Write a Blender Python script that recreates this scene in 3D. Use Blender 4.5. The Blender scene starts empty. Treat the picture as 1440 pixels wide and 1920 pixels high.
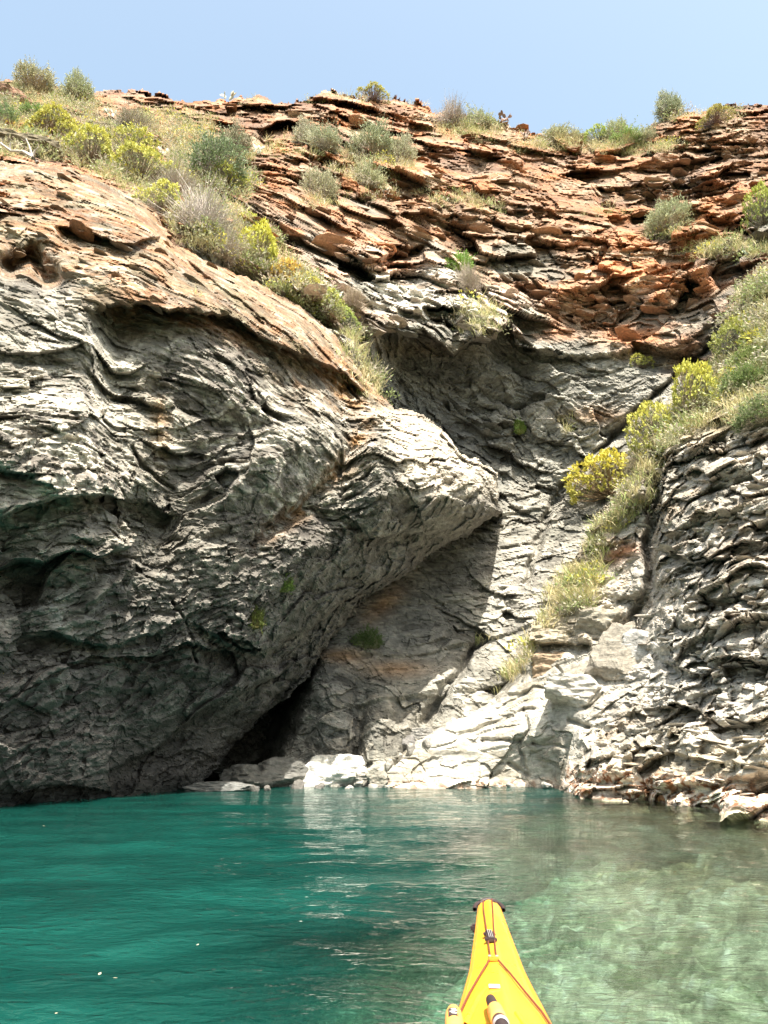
import bpy, math, random
import numpy as np
from mathutils import Vector, Matrix
from mathutils.bvhtree import BVHTree
sc = bpy.context.scene
COL = sc.collection
rnd = random.Random(7)
rng = np.random.default_rng(11)

# ---------------------------------------------------------------- camera
H = 1.0                       # eye height above the water
PITCH = math.radians(17.8)
F = 1371.0                    # focal length in pixels of the 1440x1920 photograph
cam = bpy.data.cameras.new('camera'); camo = bpy.data.objects.new('camera', cam); COL.objects.link(camo)
camo.location = (0, 0, H); camo.rotation_euler = (math.pi/2 + PITCH, 0, 0)
cam.sensor_fit = 'VERTICAL'; cam.sensor_height = 24; cam.lens = F/1920*24
cam.clip_start = 0.05; cam.clip_end = 2000
sc.camera = camo

# ---------------------------------------------------------------- light
SUN_EL, SUN_AZ = math.radians(65), math.radians(22)   # azimuth: from behind the camera, towards its right
sdir = Vector((math.cos(SUN_EL)*math.sin(SUN_AZ), -math.cos(SUN_EL)*math.cos(SUN_AZ), math.sin(SUN_EL)))
w = bpy.data.worlds.new('World'); sc.world = w; w.use_nodes = True
nt = w.node_tree; bg = nt.nodes['Background']; sky = nt.nodes.new('ShaderNodeTexSky')
sky.sky_type = 'NISHITA'; sky.sun_disc = False; sky.sun_elevation = SUN_EL
sky.sun_rotation = math.atan2(sdir.x, sdir.y)
sky.air_density = 1.15; sky.dust_density = 3.0; sky.ozone_density = .3; sky.altitude = 0
tint = nt.nodes.new('ShaderNodeVectorMath'); tint.operation = 'MULTIPLY'; tint.inputs[1].default_value = (1.30, 1.25, 1.04)   # white balance of the picture
nt.links.new(sky.outputs[0], tint.inputs[0]); nt.links.new(tint.outputs[0], bg.inputs[0]); bg.inputs[1].default_value = 0.15
sl = bpy.data.lights.new('sun', 'SUN'); sl.energy = 5.0; sl.angle = math.radians(0.5); sl.color = (1, .95, .85)
so = bpy.data.objects.new('sun', sl); COL.objects.link(so)
so.rotation_euler = sdir.to_track_quat('Z', 'Y').to_euler(); so.location = (20, -30, 60)
sc.view_settings.view_transform = 'Standard'; sc.view_settings.look = 'None'
sc.view_settings.exposure = 1.1; sc.view_settings.gamma = 1; sc.view_settings.use_curve_mapping = False
sc.cycles.max_bounces = 8; sc.cycles.diffuse_bounces = 3; sc.cycles.transparent_max_bounces = 12
sc.cycles.caustics_reflective = False

# ---------------------------------------------------------------- projection helpers
cP, sP = math.cos(PITCH), math.sin(PITCH)
S = 1.111
def ray(px, py):
    u = (px-720)/F; v = (960-py)/F
    return u, cP - v*sP, sP + v*cP
def at(px, py, Y):            # the point at forward distance Y seen at pixel (px, py)
    u, dy, dz = ray(px, py)
    return np.stack([u/dy*Y, Y+0*u, H + dz/dy*Y], -1)
def topx(P):
    x, y, z = P[..., 0], P[..., 1], P[..., 2]-H   # picture position of a point
    d = y*cP + z*sP; up = -y*sP + z*cP
    return 720 + x/d*F, 960 - up/d*F

# ---------------------------------------------------------------- noise
def _h(ix, iy, iz, seed):
    n = (ix.astype(np.int64)*73856093) ^ (iy.astype(np.int64)*19349663) ^ (iz.astype(np.int64)*83492791) ^ (seed*2654435761)
    n = (n ^ (n >> 13)) * 1274126177 & 0xffffffff
    n = (n ^ (n >> 16)) * 2246822519 & 0xffffffff
    return (n ^ (n >> 15)) & 0xffffffff
_G = rng.normal(size=(256, 3)); _G /= np.linalg.norm(_G, axis=1)[:, None]; _G = _G.astype(np.float32)
_PT = np.random.default_rng(5).permutation(256)
_PT = np.concatenate([_PT, _PT, _PT])
def perlin(x, y, z, seed=0):
    x = x + seed*17.31; y = y + seed*5.77; z = z - seed*9.13
    fx, fy, fz = np.floor(x), np.floor(y), np.floor(z)
    ix, iy, iz = fx.astype(np.int32) & 255, fy.astype(np.int32) & 255, fz.astype(np.int32) & 255
    x = (x-fx).astype(np.float32); y = (y-fy).astype(np.float32); z = (z-fz).astype(np.float32)
    ux, uy, uz = (t*t*t*(t*(t*6-15)+10) for t in (x, y, z))
    out = 0
    for i in (0, 1):
        wx = ux if i else 1-ux
        hx = _PT[(ix+i) & 255]
        for j in (0, 1):
            wy = uy if j else 1-uy
            hy = _PT[hx + ((iy+j) & 255)]
            for k in (0, 1):
                g = _G[_PT[hy + ((iz+k) & 255)]]
                out = out + wx*wy*(uz if k else 1-uz)*(g[..., 0]*(x-i)+g[..., 1]*(y-j)+g[..., 2]*(z-k))
    return out*1.6
def fbm(x, y, z, o=4, seed=0, gain=.5):
    s = 0; a = 1; f = 1
    for k in range(o):
        s = s + a*perlin(x*f, y*f, z*f, seed+k*3); a *= gain; f *= 2.03
    return s
def hash01(i, seed=0):
    i = np.asarray(i)
    return _h(i.astype(np.int64), np.zeros_like(i, dtype=np.int64), np.zeros_like(i, dtype=np.int64), seed)/4294967295.0
def facets(x, y, z, seed=0, tilt=.5):
    """cellular facets: every cell has its own offset and its own tilted plane; returns (height, edge distance)"""
    fx, fy, fz = np.floor(x), np.floor(y), np.floor(z)
    b1 = np.full(x.shape, 9., np.float32); b2 = b1.copy(); val = np.zeros(x.shape, np.float32)
    for i in (-1, 0, 1):
        for j in (-1, 0, 1):
            for k in (-1, 0, 1):
                h = _h(fx+i, fy+j, fz+k, seed)
                r0 = (h & 1023)/1023.; r1 = ((h >> 10) & 1023)/1023.; r2 = ((h >> 20) & 1023)/1023.
                dx = x-(fx+i+r0); dy = y-(fy+j+r1); dz = z-(fz+k+r2)
                d = dx*dx+dy*dy+dz*dz
                v = (r0+r1*3+r2*5) % 1.0 + tilt*((r1-.5)*dx+(r2-.5)*dy+(r0-.5)*dz)*2
                c = d < b1
                b2 = np.where(c, b1, np.minimum(b2, d)); val = np.where(c, v, val); b1 = np.where(c, d, b1)
    return val.astype(np.float32), (np.sqrt(b2)-np.sqrt(b1)).astype(np.float32)
def sstep(a, b, x):
    t = np.clip((x-a)/(b-a), 0, 1); return t*t*(3-2*t)

# ---------------------------------------------------------------- polygons, control fields
def inside(px, py, poly):
    r = np.zeros(px.shape, bool); n = len(poly)
    for i in range(n):
        x0, y0 = poly[i]; x1, y1 = poly[(i+1) % n]
        if y0 == y1: continue
        c = ((y0 > py) != (y1 > py)) & (px < (x1-x0)*(py-y0)/(y1-y0)+x0)
        r ^= c
    return r
def edge_dist(px, py, pts, closed=True):
    d = np.full(px.shape, 1e9); n = len(pts)
    for i in range(n if closed else n-1):
        x0, y0 = pts[i]; x1, y1 = pts[(i+1) % n]
        L = (x1-x0)**2+(y1-y0)**2
        t = np.clip(((px-x0)*(x1-x0)+(py-y0)*(y1-y0))/max(L, 1e-6), 0, 1)
        d = np.minimum(d, (px-x0-t*(x1-x0))**2+(py-y0-t*(y1-y0))**2)
    return np.sqrt(d)
def tps(ctrl, lam=1e-3):
    C = np.array(ctrl, float); X = C[:, :2]/500; n = len(C)
    r2 = ((X[:, None]-X[None])**2).sum(-1); K = .5*r2*np.log(r2+1e-12)
    A = np.zeros((n+3, n+3)); A[:n, :n] = K+lam*np.eye(n); A[:n, n] = 1; A[:n, n+1:] = X; A[n, :n] = 1; A[n+1:, :n] = X.T
    wgt = np.linalg.solve(A, np.concatenate([C[:, 2], np.zeros(3)]))
    def f(px, py):
        x = px/500; y = py/500
        o = wgt[n]+wgt[n+1]*x+wgt[n+2]*y
        for i in range(n):
            r2 = (x-X[i, 0])**2+(y-X[i, 1])**2
            o = o + wgt[i]*.5*r2*np.log(r2+1e-12)
        return o
    return f
def overhang(px, py, line, A, L, w=8, taper=60):
    """below a rim (polyline, x ascending) the rock drops back by A metres within w px and comes forward again over L px"""
    lx = [p[0] for p in line]; ly = [p[1] for p in line]
    n = 9*perlin(px/60, py/400, 0*px+3.3)+5*perlin(px/17, py/200, 0*px+1.7)
    d = py-np.interp(px, lx, ly)+n
    e = sstep(lx[0]-taper*.2, lx[0]+taper, px)*(1-sstep(lx[-1]-taper, lx[-1]+taper*.2, px))
    return A*e*sstep(0, w, d)*(1-sstep(w, L, d))
def ledge(px, py, line, A, L, w=6, taper=40):
    """above a rim the rock comes forward by A over L px: a protruding lip"""
    lx = [p[0] for p in line]; ly = [p[1] for p in line]
    n = 9*perlin(px/60, py/400, 0*px+3.3)+5*perlin(px/17, py/200, 0*px+1.7)
    d = py-np.interp(px, lx, ly)+n
    e = sstep(lx[0]-taper*.2, lx[0]+taper, px)*(1-sstep(lx[-1]-taper, lx[-1]+taper*.2, px))
    return -A*e*sstep(-L, 0, d)*(1-sstep(0, w, d))
def crack(px, py, pts, A, w):
    n = 6*perlin(px/25, py/25, 0*px+8.1)
    d = edge_dist(px+n, py+n*.6, pts, False)
    return A*np.exp(-(d/w)**2)

# ---------------------------------------------------------------- rock relief
def strata(P, th, sc_=1.0, seed=0, el=1.0, big=1.0, warp=1.0):
    """bedded schist relief; th = dip of the beds in degrees as seen from the sea"""
    t = math.radians(th); c, s = math.cos(t), math.sin(t)
    x, y, z = P[..., 0], P[..., 1], P[..., 2]
    a = x*c+z*s; h = -x*s+z*c
    h = h + (.75*perlin(x*.11, y*.11, z*.11, seed+1)*sc_ + .22*perlin(x*.45, y*.45, z*.45, seed+2))*warp + .12*y
    mod = np.clip(.85+1.5*perlin(x*.21, y*.21, z*.21, seed+50), .2, 1.4)
    d = 0; shade = 0
    for q, (lam, A) in enumerate(((2.6, .40), (1.15, .34), (.5, .34), (.22, .36))):
        lam = lam*sc_
        tt = h/lam + .55*fbm(a/(7*lam*el), y/(5*lam), h/(4*lam), 2, seed+q*5)
        k = np.floor(tt); f = tt-k
        amp = hash01(k, seed+q)
        m = np.clip(.35+1.3*perlin(a/(2.6*lam*el), y/(2.6*lam), k*3.71, seed+11+q), 0, 1.2)*(.35+.9*amp)
        p = (1-f)**.8*sstep(0, .10, f)
        d = d + A*lam*p*m*(big if q < 2 else mod)
        shade = shade + (amp-.5)*(.5 if q < 2 else .35)*m
    v, e = facets(a/(1.5*sc_), y/1.1, h/(.55*sc_), seed+3, .8)
    d = d + .26*sc_*(v-.5)*np.clip(.5+1.4*perlin(a*.3, y*.3, h*.5, seed+21), 0, 1.2)
    v2, e2 = facets(a/(.5*sc_), y/.4, h/(.2*sc_), seed+4, .8)
    d = d + .12*sc_*(v2-.5)
    d = d - .05*sc_*(1-sstep(0, .12, e))
    d = d + .10*sc_*fbm(a/1.0, y/1.0, h/.28, 3, seed+31)
    d = d + .5*sc_*fbm(x/5, y/5, z/4, 2, seed+41)
    return d, shade + (v-.5)*.5 + (v2-.5)*.35

def blocks(P, th, sizes, seed, aspect=(1, .8, .45), crease=.12):
    t = math.radians(th); c, s = math.cos(t), math.sin(t)
    x, y, z = P[..., 0], P[..., 1], P[..., 2]
    x = x+.25*perlin(x*1.1, y*1.1, z*1.1, seed+9); z = z+.2*perlin(x*1.3, y*1.3, z*1.3, seed+8)
    a = x*c+z*s; h = -x*s+z*c; d = 0; sh = 0
    for q, (L, A) in enumerate(sizes):
        v, e = facets(a/(L*aspect[0]), y/(L*aspect[1]), h/(L*aspect[2]), seed+q, 1.3)
        M = np.clip(.75+1.5*perlin(x*.23, y*.23, z*.23, seed+30+q), .15, 1.35)
        d = d+M*(A*(v-.5)-crease*A*(1-sstep(0, .07, e))); sh = sh+(v-.5)*.4*M
    return d, sh
def grad3(Px):
    gu = np.gradient(Px, axis=1); gv = np.gradient(Px, axis=0)
    n = np.cross(gv, gu); n /= np.linalg.norm(n, axis=-1)[..., None]+1e-9
    flip = (n*np.array([Px[..., 0]*.3, Px[..., 1], 0*Px[..., 2]]).transpose(1, 2, 0)).sum(-1) > 0
    n[flip] *= -1
    return n
def box_blur(A, r, n=2):
    for _ in range(n):
        for ax in (0, 1):
            pad = [(0, 0)]*A.ndim; pad[ax] = (r+1, r)
            c = np.cumsum(np.pad(A, pad, mode='edge'), axis=ax)
            m = A.shape[ax]
            hi = np.take(c, range(2*r+1, 2*r+1+m), axis=ax); lo = np.take(c, range(0, m), axis=ax)
            A = (hi-lo)/(2*r+1)
    return A

GR = {}
def rock_sheet(name, poly, x0, x1, y0, y1, step, yfun, dispfun, colfun, cut=None, round_=(1.0, 26), wob=5, mat=None, skirt=3.0, skirt_dir=(0, 1, -.12)):
    xs = np.arange(x0, x1+1, step, dtype=float); ys = np.arange(y0, y1+1, step, dtype=float)
    px, py = np.meshgrid(xs, ys)
    wx = wob*perlin(px/34, py/34, 0*px+.5)+wob*.6*perlin(px/12, py/12, 0*px+7.5)
    wy = wob*perlin(px/34, py/34, 0*px+4.5)+wob*.8*perlin(px/11, py/9, 0*px+2.5)
    m = inside(px+wx, py+wy, poly)
    if cut is not None: m &= ~cut(px, py)
    d = edge_dist(px+wx, py+wy, poly)
    Y = yfun(np.clip(px, -210, 1640), py)
    R, W = round_
    t = 1-np.clip(d/W, 0, 1)
    Y = Y + R*(1-np.sqrt(np.clip(1-t*t, 0, 1)))*(py+wy < 1430)
    P = at(px, py, Y*S)
    N = grad3(box_blur(P, 9))
    N[..., 2] = np.clip(N[..., 2], -.6, .9); N /= np.linalg.norm(N, axis=-1)[..., None]
    pf, qx, qy = P[m], px[m], py[m]
    df, sf = dispfun(pf, qx, qy); disp = np.zeros(m.shape); disp[m] = df
    out = np.array([0, 0, H])-P; out /= np.linalg.norm(out, axis=-1)[..., None]
    D = out*.8+N*.2*np.clip((N*out).sum(-1), 0, 1)[..., None]
    P2 = P + D*disp[..., None]
    N2 = N
    col = np.zeros(P.shape); col[m] = colfun(P2[m], qx, qy, sf, df, None)
    # mesh
    cell = m[:-1, :-1] & m[1:, :-1] & m[:-1, 1:] & m[1:, 1:]
    nr, nc = px.shape
    idx = np.arange(nr*nc).reshape(nr, nc)
    q = np.stack([idx[:-1, :-1][cell], idx[1:, :-1][cell], idx[1:, 1:][cell], idx[:-1, 1:][cell]], -1)
    V = P2.reshape(-1, 3); C = col.reshape(-1, 3)
    # skirt
    ch = np.zeros((nr+1, nc+1), bool); ch[1:-1, 1:-1] = cell[:, :] if cell.shape == (nr-1, nc-1) else cell
    E = []
    top = cell.copy(); top[1:] &= ~cell[:-1]; i, j = np.nonzero(top); E.append(np.stack([idx[i, j+1], idx[i, j]], -1))
    bot = cell.copy(); bot[:-1] &= ~cell[1:]; i, j = np.nonzero(bot); E.append(np.stack([idx[i+1, j], idx[i+1, j+1]], -1))
    lef = cell.copy(); lef[:, 1:] &= ~cell[:, :-1]; i, j = np.nonzero(lef); E.append(np.stack([idx[i, j], idx[i+1, j]], -1))
    rig = cell.copy(); rig[:, :-1] &= ~cell[:, 1:]; i, j = np.nonzero(rig); E.append(np.stack([idx[i+1, j+1], idx[i, j+1]], -1))
    E = np.concatenate(E)
    sv = np.unique(E); base = len(V)
    rel = np.zeros(len(V), np.int64); rel[sv] = np.arange(len(sv))+base
    vd = V[sv]-np.array([0, 0, H]); vd /= np.linalg.norm(vd, axis=1)[:, None]
    sk = skirt(*topx(V[sv]))[:, None] if callable(skirt) else skirt
    V = np.concatenate([V, V[sv]+vd*sk]); C = np.concatenate([C, C[sv]])
    q = np.concatenate([q, np.stack([E[:, 1], E[:, 0], rel[E[:, 0]], rel[E[:, 1]]], -1)])
    used = np.unique(q); mp = np.zeros(len(V), np.int64); mp[used] = np.arange(len(used))
    o = mesh_obj(name, V[used], mp[q], C[used], mat)
    GR[name] = dict(P=P2, m=m, px=px, py=py, N=N2, C=col, obj=o)
    return o

def mesh_obj(name, V, Q, C=None, mat=None, smooth=False):
    me = bpy.data.meshes.new(name)
    me.vertices.add(len(V)); me.vertices.foreach_set('co', np.ascontiguousarray(V, dtype=np.float32).ravel())
    k = Q.shape[1]
    me.loops.add(Q.size); me.loops.foreach_set('vertex_index', np.ascontiguousarray(Q, dtype=np.int32).ravel())
    me.polygons.add(len(Q)); me.polygons.foreach_set('loop_start', np.arange(0, Q.size, k, dtype=np.int32))
    me.polygons.foreach_set('loop_total', np.full(len(Q), k, dtype=np.int32))
    me.update(calc_edges=True)
    me.polygons.foreach_set('use_smooth', np.full(len(Q), smooth))
    if C is not None:
        at_ = me.color_attributes.new('Col', 'FLOAT_COLOR', 'POINT')
        a = np.ones((len(V), 4), np.float32); a[:, :3] = C; at_.data.foreach_set('color', a.ravel())
    o = bpy.data.objects.new(name, me); COL.objects.link(o)
    if mat: me.materials.append(mat)
    return o

# ---------------------------------------------------------------- materials
def new_mat(name):
    m = bpy.data.materials.new(name); m.use_nodes = True
    return m, m.node_tree, m.node_tree.nodes['Principled BSDF']
def nd(nt, t, **kw):
    n = nt.nodes.new(t)
    for k, v in kw.items(): setattr(n, k, v)
    return n
def rock_material(name='schist', obj_color=False, bump=.5):
    m, nt, b = new_mat(name); L = nt.links.new
    geo = nd(nt, 'ShaderNodeNewGeometry')
    mp = nd(nt, 'ShaderNodeMapping'); mp.inputs['Rotation'].default_value = (0, math.radians(12), 0); mp.inputs['Scale'].default_value = (1.3, 1.3, 5)
    L(geo.outputs['Position'], mp.inputs[0])
    n1 = nd(nt, 'ShaderNodeTexNoise'); n1.inputs['Scale'].default_value = 2.2; n1.inputs['Detail'].default_value = 9; n1.inputs['Roughness'].default_value = .72; n1.inputs['Distortion'].default_value = .35
    L(mp.outputs[0], n1.inputs['Vector'])
    n2 = nd(nt, 'ShaderNodeTexNoise'); n2.inputs['Scale'].default_value = 7; n2.inputs['Detail'].default_value = 8; n2.inputs['Roughness'].default_value = .7
    L(geo.outputs['Position'], n2.inputs['Vector'])
    r1 = nd(nt, 'ShaderNodeMapRange'); r1.inputs[1].default_value = .3; r1.inputs[2].default_value = .72; r1.inputs[3].default_value = .55; r1.inputs[4].default_value = 1.42
    L(n1.outputs[0], r1.inputs[0])
    r2 = nd(nt, 'ShaderNodeMapRange'); r2.inputs[1].default_value = .35; r2.inputs[2].default_value = .7; r2.inputs[3].default_value = .72; r2.inputs[4].default_value = 1.3
    L(n2.outputs[0], r2.inputs[0])
    mu = nd(nt, 'ShaderNodeMath', operation='MULTIPLY'); L(r1.outputs[0], mu.inputs[0]); L(r2.outputs[0], mu.inputs[1])
    if obj_color:
        oi = nd(nt, 'ShaderNodeObjectInfo'); src = oi.outputs['Color']
    else:
        ca = nd(nt, 'ShaderNodeVertexColor'); ca.layer_name = 'Col'; src = ca.outputs[0]
    vm = nd(nt, 'ShaderNodeVectorMath', operation='SCALE'); L(src, vm.inputs[0]); L(mu.outputs[0], vm.inputs[3])
    L(vm.outputs[0], b.inputs['Base Color'])
    b.inputs['Roughness'].default_value = .82; b.inputs['Specular IOR Level'].default_value = .3
    ad = nd(nt, 'ShaderNodeMath', operation='ADD'); L(n1.outputs[0], ad.inputs[0]); L(n2.outputs[0], ad.inputs[1])
    bp = nd(nt, 'ShaderNodeBump'); bp.inputs['Strength'].default_value = bump; bp.inputs['Distance'].default_value = .12
    L(ad.outputs[0], bp.inputs['Height']); L(bp.outputs[0], b.inputs['Normal'])
    return m
ROCK = rock_material(); ROCKO = rock_material('loose_rock', True, .6)

def mixc(c, new, k):
    k = np.clip(k, 0, 1)[..., None]; return c*(1-k)+np.array(new)*k
def blob(px, py, x, y, rx, ry, rot=0):
    t = math.radians(rot); c, s = math.cos(t), math.sin(t)
    dx = px-x; dy = py-y; a = (dx*c+dy*s)/rx; b = (-dx*s+dy*c)/ry
    return np.exp(-(a*a+b*b))
def common(c, shade, P, seed=0, vary=.55):
    n = fbm(P[..., 0]*.8, P[..., 1]*.8, P[..., 2]*.8, 3, seed+61)
    return c*np.clip(1+vary*shade+.22*n, .45, 1.8)[..., None]

# ================================================================ the cliffs
WL = [(-200, 1524), (0, 1516), (200, 1503), (400, 1487), (580, 1476), (720, 1479), (1050, 1474), (1075, 1490), (1200, 1497), (1320, 1513), (1440, 1531), (1640, 1560)]

# ---- left buttress ------------------------------------------------
LEFT = [(-470, 300), (-60, 292), (20, 305), (130, 308), (215, 348), (296, 396), (312, 440), (330, 462), (400, 488), (470, 520), (540, 560), (600, 600), (648, 650), (668, 690),
        (712, 738), (744, 762), (790, 772), (830, 806), (862, 850), (905, 866), (932, 888), (934, 925), (946, 962), (905, 986), (850, 1018), (800, 1044), (762, 1082), (700, 1112), (662, 1150), (622, 1200),
        (584, 1256), (544, 1300), (492, 1346), (444, 1394), (408, 1438), (384, 1466), (372, 1540), (-470, 1570)]
left_ctrl = [(-200, 300, 16), (0, 310, 16.2), (150, 330, 16.6), (300, 420, 17), (400, 500, 17.6), (520, 560, 18.3), (640, 660, 19), (720, 760, 19.2), (800, 800, 19.4), (930, 900, 20),
    (-200, 450, 12.8), (0, 430, 13.6), (150, 430, 14), (280, 450, 14.8), (400, 550, 14.6), (550, 625, 16.0), (640, 740, 16.6),
    (-200, 600, 11.0), (0, 570, 11.9), (120, 580, 12.4), (250, 600, 12.4), (350, 620, 12.4), (450, 650, 13.2), (600, 760, 15.0), (700, 830, 16.4), (800, 880, 17.5), (900, 930, 18.8),
    (-200, 760, 9.9), (0, 740, 10.9), (130, 760, 11.4), (250, 780, 12.5), (350, 800, 13.2), (450, 800, 13.8), (600, 860, 15.3),
    (-200, 920, 9.3), (0, 920, 10.4), (200, 900, 11.6), (320, 930, 13.5), (500, 960, 15.0), (640, 980, 16.2), (760, 990, 18.1),
    (0, 1080, 11.4), (200, 1080, 12.6), (380, 1120, 14.4), (520, 1120, 15.8), (620, 1130, 18.2), (860, 1000, 19.6),
    (0, 1250, 11.8), (200, 1250, 13.4), (360, 1260, 15.2), (480, 1280, 16.9), (560, 1250, 18.6),
    (0, 1420, 12.4), (200, 1400, 14.5), (330, 1400, 16.6), (430, 1390, 18.6), (0, 1510, 12.7), (200, 1500, 14.6), (380, 1480, 18)]
lf = tps(left_ctrl)
def left_Y(px, py):
    Y = lf(px, py)
    Y = Y + overhang(px, py, [(-300, 985), (0, 962), (120, 925), (215, 925), (300, 950), (350, 960)], .8, 170, 8)
    Y = Y + overhang(px, py, [(160, 575), (230, 560), (330, 578), (430, 590), (520, 640), (580, 668), (640, 700), (700, 745)], 1.5, 420, 10)
    Y = Y + overhang(px, py, [(100, 420), (180, 438), (250, 455), (308, 440)], .8, 70, 7, 30)
    Y = Y + ledge(px, py, [(340, 480), (430, 548), (540, 625), (610, 690), (690, 760)], .35, 60)
    Y = Y + overhang(px, py, [(350, 1150), (430, 1200), (480, 1225), (560, 1180), (640, 1130), (700, 1090)], .7, 120, 8)
    Y = Y + overhang(px, py, [(560, 940), (640, 960), (700, 1000), (760, 1000), (850, 990)], .5, 90, 8)
    Y = Y + overhang(px, py, [(0, 1200), (100, 1180), (200, 1210), (290, 1180), (400, 1120)], .35, 90, 8)
    Y = Y + overhang(px, py, [(200, 1450), (300, 1395), (380, 1320), (470, 1290), (560, 1230)], .8, 100, 8)
    Y = Y + ledge(px, py, [(150, 1140), (220, 1090), (262, 1060)], .45, 40, 8)
    Y = Y + crack(px, py, [(248, 840), (262, 868), (300, 900), (330, 918)], .3, 4)
    Y = Y + crack(px, py, [(322, 1125), (345, 1165), (368, 1240)], .2, 3)
    Y = Y + crack(px, py, [(20, 500), (60, 480), (90, 520)], 1.4, 20)
    Y = Y + crack(px, py, [(700, 800), (620, 900), (560, 960), (470, 1020)], .35, 14)
    Y = Y + crack(px, py, [(300, 455), (360, 500), (410, 560)], .3, 6)
    # the pale rib running down through the left part
    Y = Y - .10*np.exp(-(edge_dist(px, py, [(90, 580), (170, 630), (205, 700), (215, 900)], False)/40)**2)
    Y = Y - .8*np.exp(-(edge_dist(px, py, [(440, 900), (500, 880), (560, 830), (600, 820)], False)/60)**2)
    Y = Y - .5*np.exp(-(edge_dist(px, py, [(560, 1050), (640, 1000), (700, 960)], False)/45)**2)
    return Y
def left_D(P, px, py):
    d1, s1 = strata(P, -22, 1.0, 1, .7, .45, .2)
    d2, s2 = strata(P, 27, .9, 40, 1.0, .25, .4)
    k = sstep(-60, 80, (py-(620+.45*px)) + 90*perlin(px/150, py/150, 0*px))
    k = np.maximum(k, sstep(600, 700, py+0*px)*(px > 640))
    x, y, z = P[..., 0], P[..., 1], P[..., 2]
    pit = np.abs(fbm(x*1.6, y*1.6, z*2.2, 4, 301, .55)); rg = 1-np.abs(fbm(x*.55, y*.55, z*.8, 4, 311, .55))*1.6
    hol = np.clip(perlin(x*2.6, y*2.6, z*3.6, 321)-.22, 0, 1)
    b1, t1 = blocks(P, -22, ((2.8, .42), (1.2, .2), (.45, .09)), 801, (1, .8, .4), .03); b2, t2 = blocks(P, 28, ((4.6, .5), (1.9, .20), (.7, .09), (.3, .06)), 811, (1, .8, .34), .02)
    return d1*(1-k)*.75+d2*k*.85+b1*(1-k)*.4+b2*k+.12*pit+.08*rg*k-.10*hol+.035*fbm(x*5, y*5, z*9, 3, 331), s1*(1-k)+s2*k-.6*hol+t1*(1-k)+t2*k
def white_veins(P, seed, s=1.0):
    x, y, z = P[..., 0]*s, P[..., 1]*s, P[..., 2]*s
    a = perlin(x*1.2+.8*perlin(x*2, y*2, z*2, seed), y*1.2, z*1.6, seed+2)
    b = perlin(x*3, y*3, z*4.5, seed+4)
    return np.clip(1-np.abs(a)*4.5, 0, 1)*np.clip(.5+b, 0, 1)+.6*np.clip(1-np.abs(b)*9, 0, 1)*np.clip(.2+a*1.5, 0, 1)
def left_C(P, px, py, shade, disp, N):
    n = fbm(P[..., 0]*.35, P[..., 1]*.35, P[..., 2]*.35, 3, 5)
    n2 = fbm(P[..., 0]*.9, P[..., 1]*.9, P[..., 2]*1.6, 3, 9)
    c = np.zeros(P.shape)+np.array((.205, .187, .155))
    c = mixc(c, (.135, .119, .102), sstep(-.1, .5, n))
    # brown weathered cap
    top = sstep(60, -60, py-(500+.36*px)+90*n)
    c = mixc(c, (.215, .138, .082), top)
    c = mixc(c, (.27, .14, .07), top*sstep(.0, .5, n2))
    c = mixc(c, (.20, .165, .105), top*sstep(.0, .45, -n2)*.8)
    c = mixc(c, (.31, .215, .14), blob(px, py, 560, 560, 160, 40, 38)*.8)
    # ochre stains along the crack
    c = mixc(c, (.30, .17, .07), (blob(px, py, 650, 850, 120, 16, -50)+blob(px, py, 560, 960, 120, 18, -38)+blob(px, py, 660, 740, 60, 35)+blob(px, py, 300, 800, 18, 70))*(.5+n2)*.9)
    # pale rib, then sunlit brightness painted on the nose and upper left
    c = mixc(c, (.50, .47, .41), np.exp(-(edge_dist(px, py, [(90, 580), (170, 630), (200, 700), (205, 780)], False)/22)**2)*(.55+.7*n2))
    c = mixc(c, (.56, .50, .41), sstep(-10, 40, px-(690+.3*(py-740)))*sstep(740, 790, py)*sstep(960, 900, py)*.8)
    c = mixc(c, (.37, .345, .295), blob(px, py, 60, 780, 200, 170)*.95*sstep(-.5, .3, n2))
    c = mixc(c, (.62, .60, .55), (blob(px, py, 112, 1150, 16, 34, 10)+.7*blob(px, py, 80, 1140, 40, 14, -20)+.8*blob(px, py, 545, 855, 46, 50)+.7*blob(px, py, 495, 1185, 18, 60, 15)+.6*blob(px, py, 440, 880, 40, 50)+.7*blob(px, py, 200, 1125, 60, 8, -35))*sstep(-.2, .4, n2+.15)*.9)
    v = white_veins(P, 3)
    area = 1.3*blob(px, py, 540, 880, 150, 130)+.8*blob(px, py, 490, 1150, 120, 80)+.8*blob(px, py, 120, 1150, 120, 60)+.35+blob(px, py, 180, 780, 110, 170)+.5*blob(px, py, 640, 1150, 80, 60)
    c = mixc(c, (.50, .465, .40), np.clip(v*area*1.6, 0, .95)*sstep(1480, 1300, py))
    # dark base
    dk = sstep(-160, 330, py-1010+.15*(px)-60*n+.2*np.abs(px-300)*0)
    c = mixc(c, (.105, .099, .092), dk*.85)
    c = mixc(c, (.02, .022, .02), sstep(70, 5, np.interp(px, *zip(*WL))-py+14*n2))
    return np.clip(common(c, shade, P, 3, .5), .012, .8)

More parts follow.
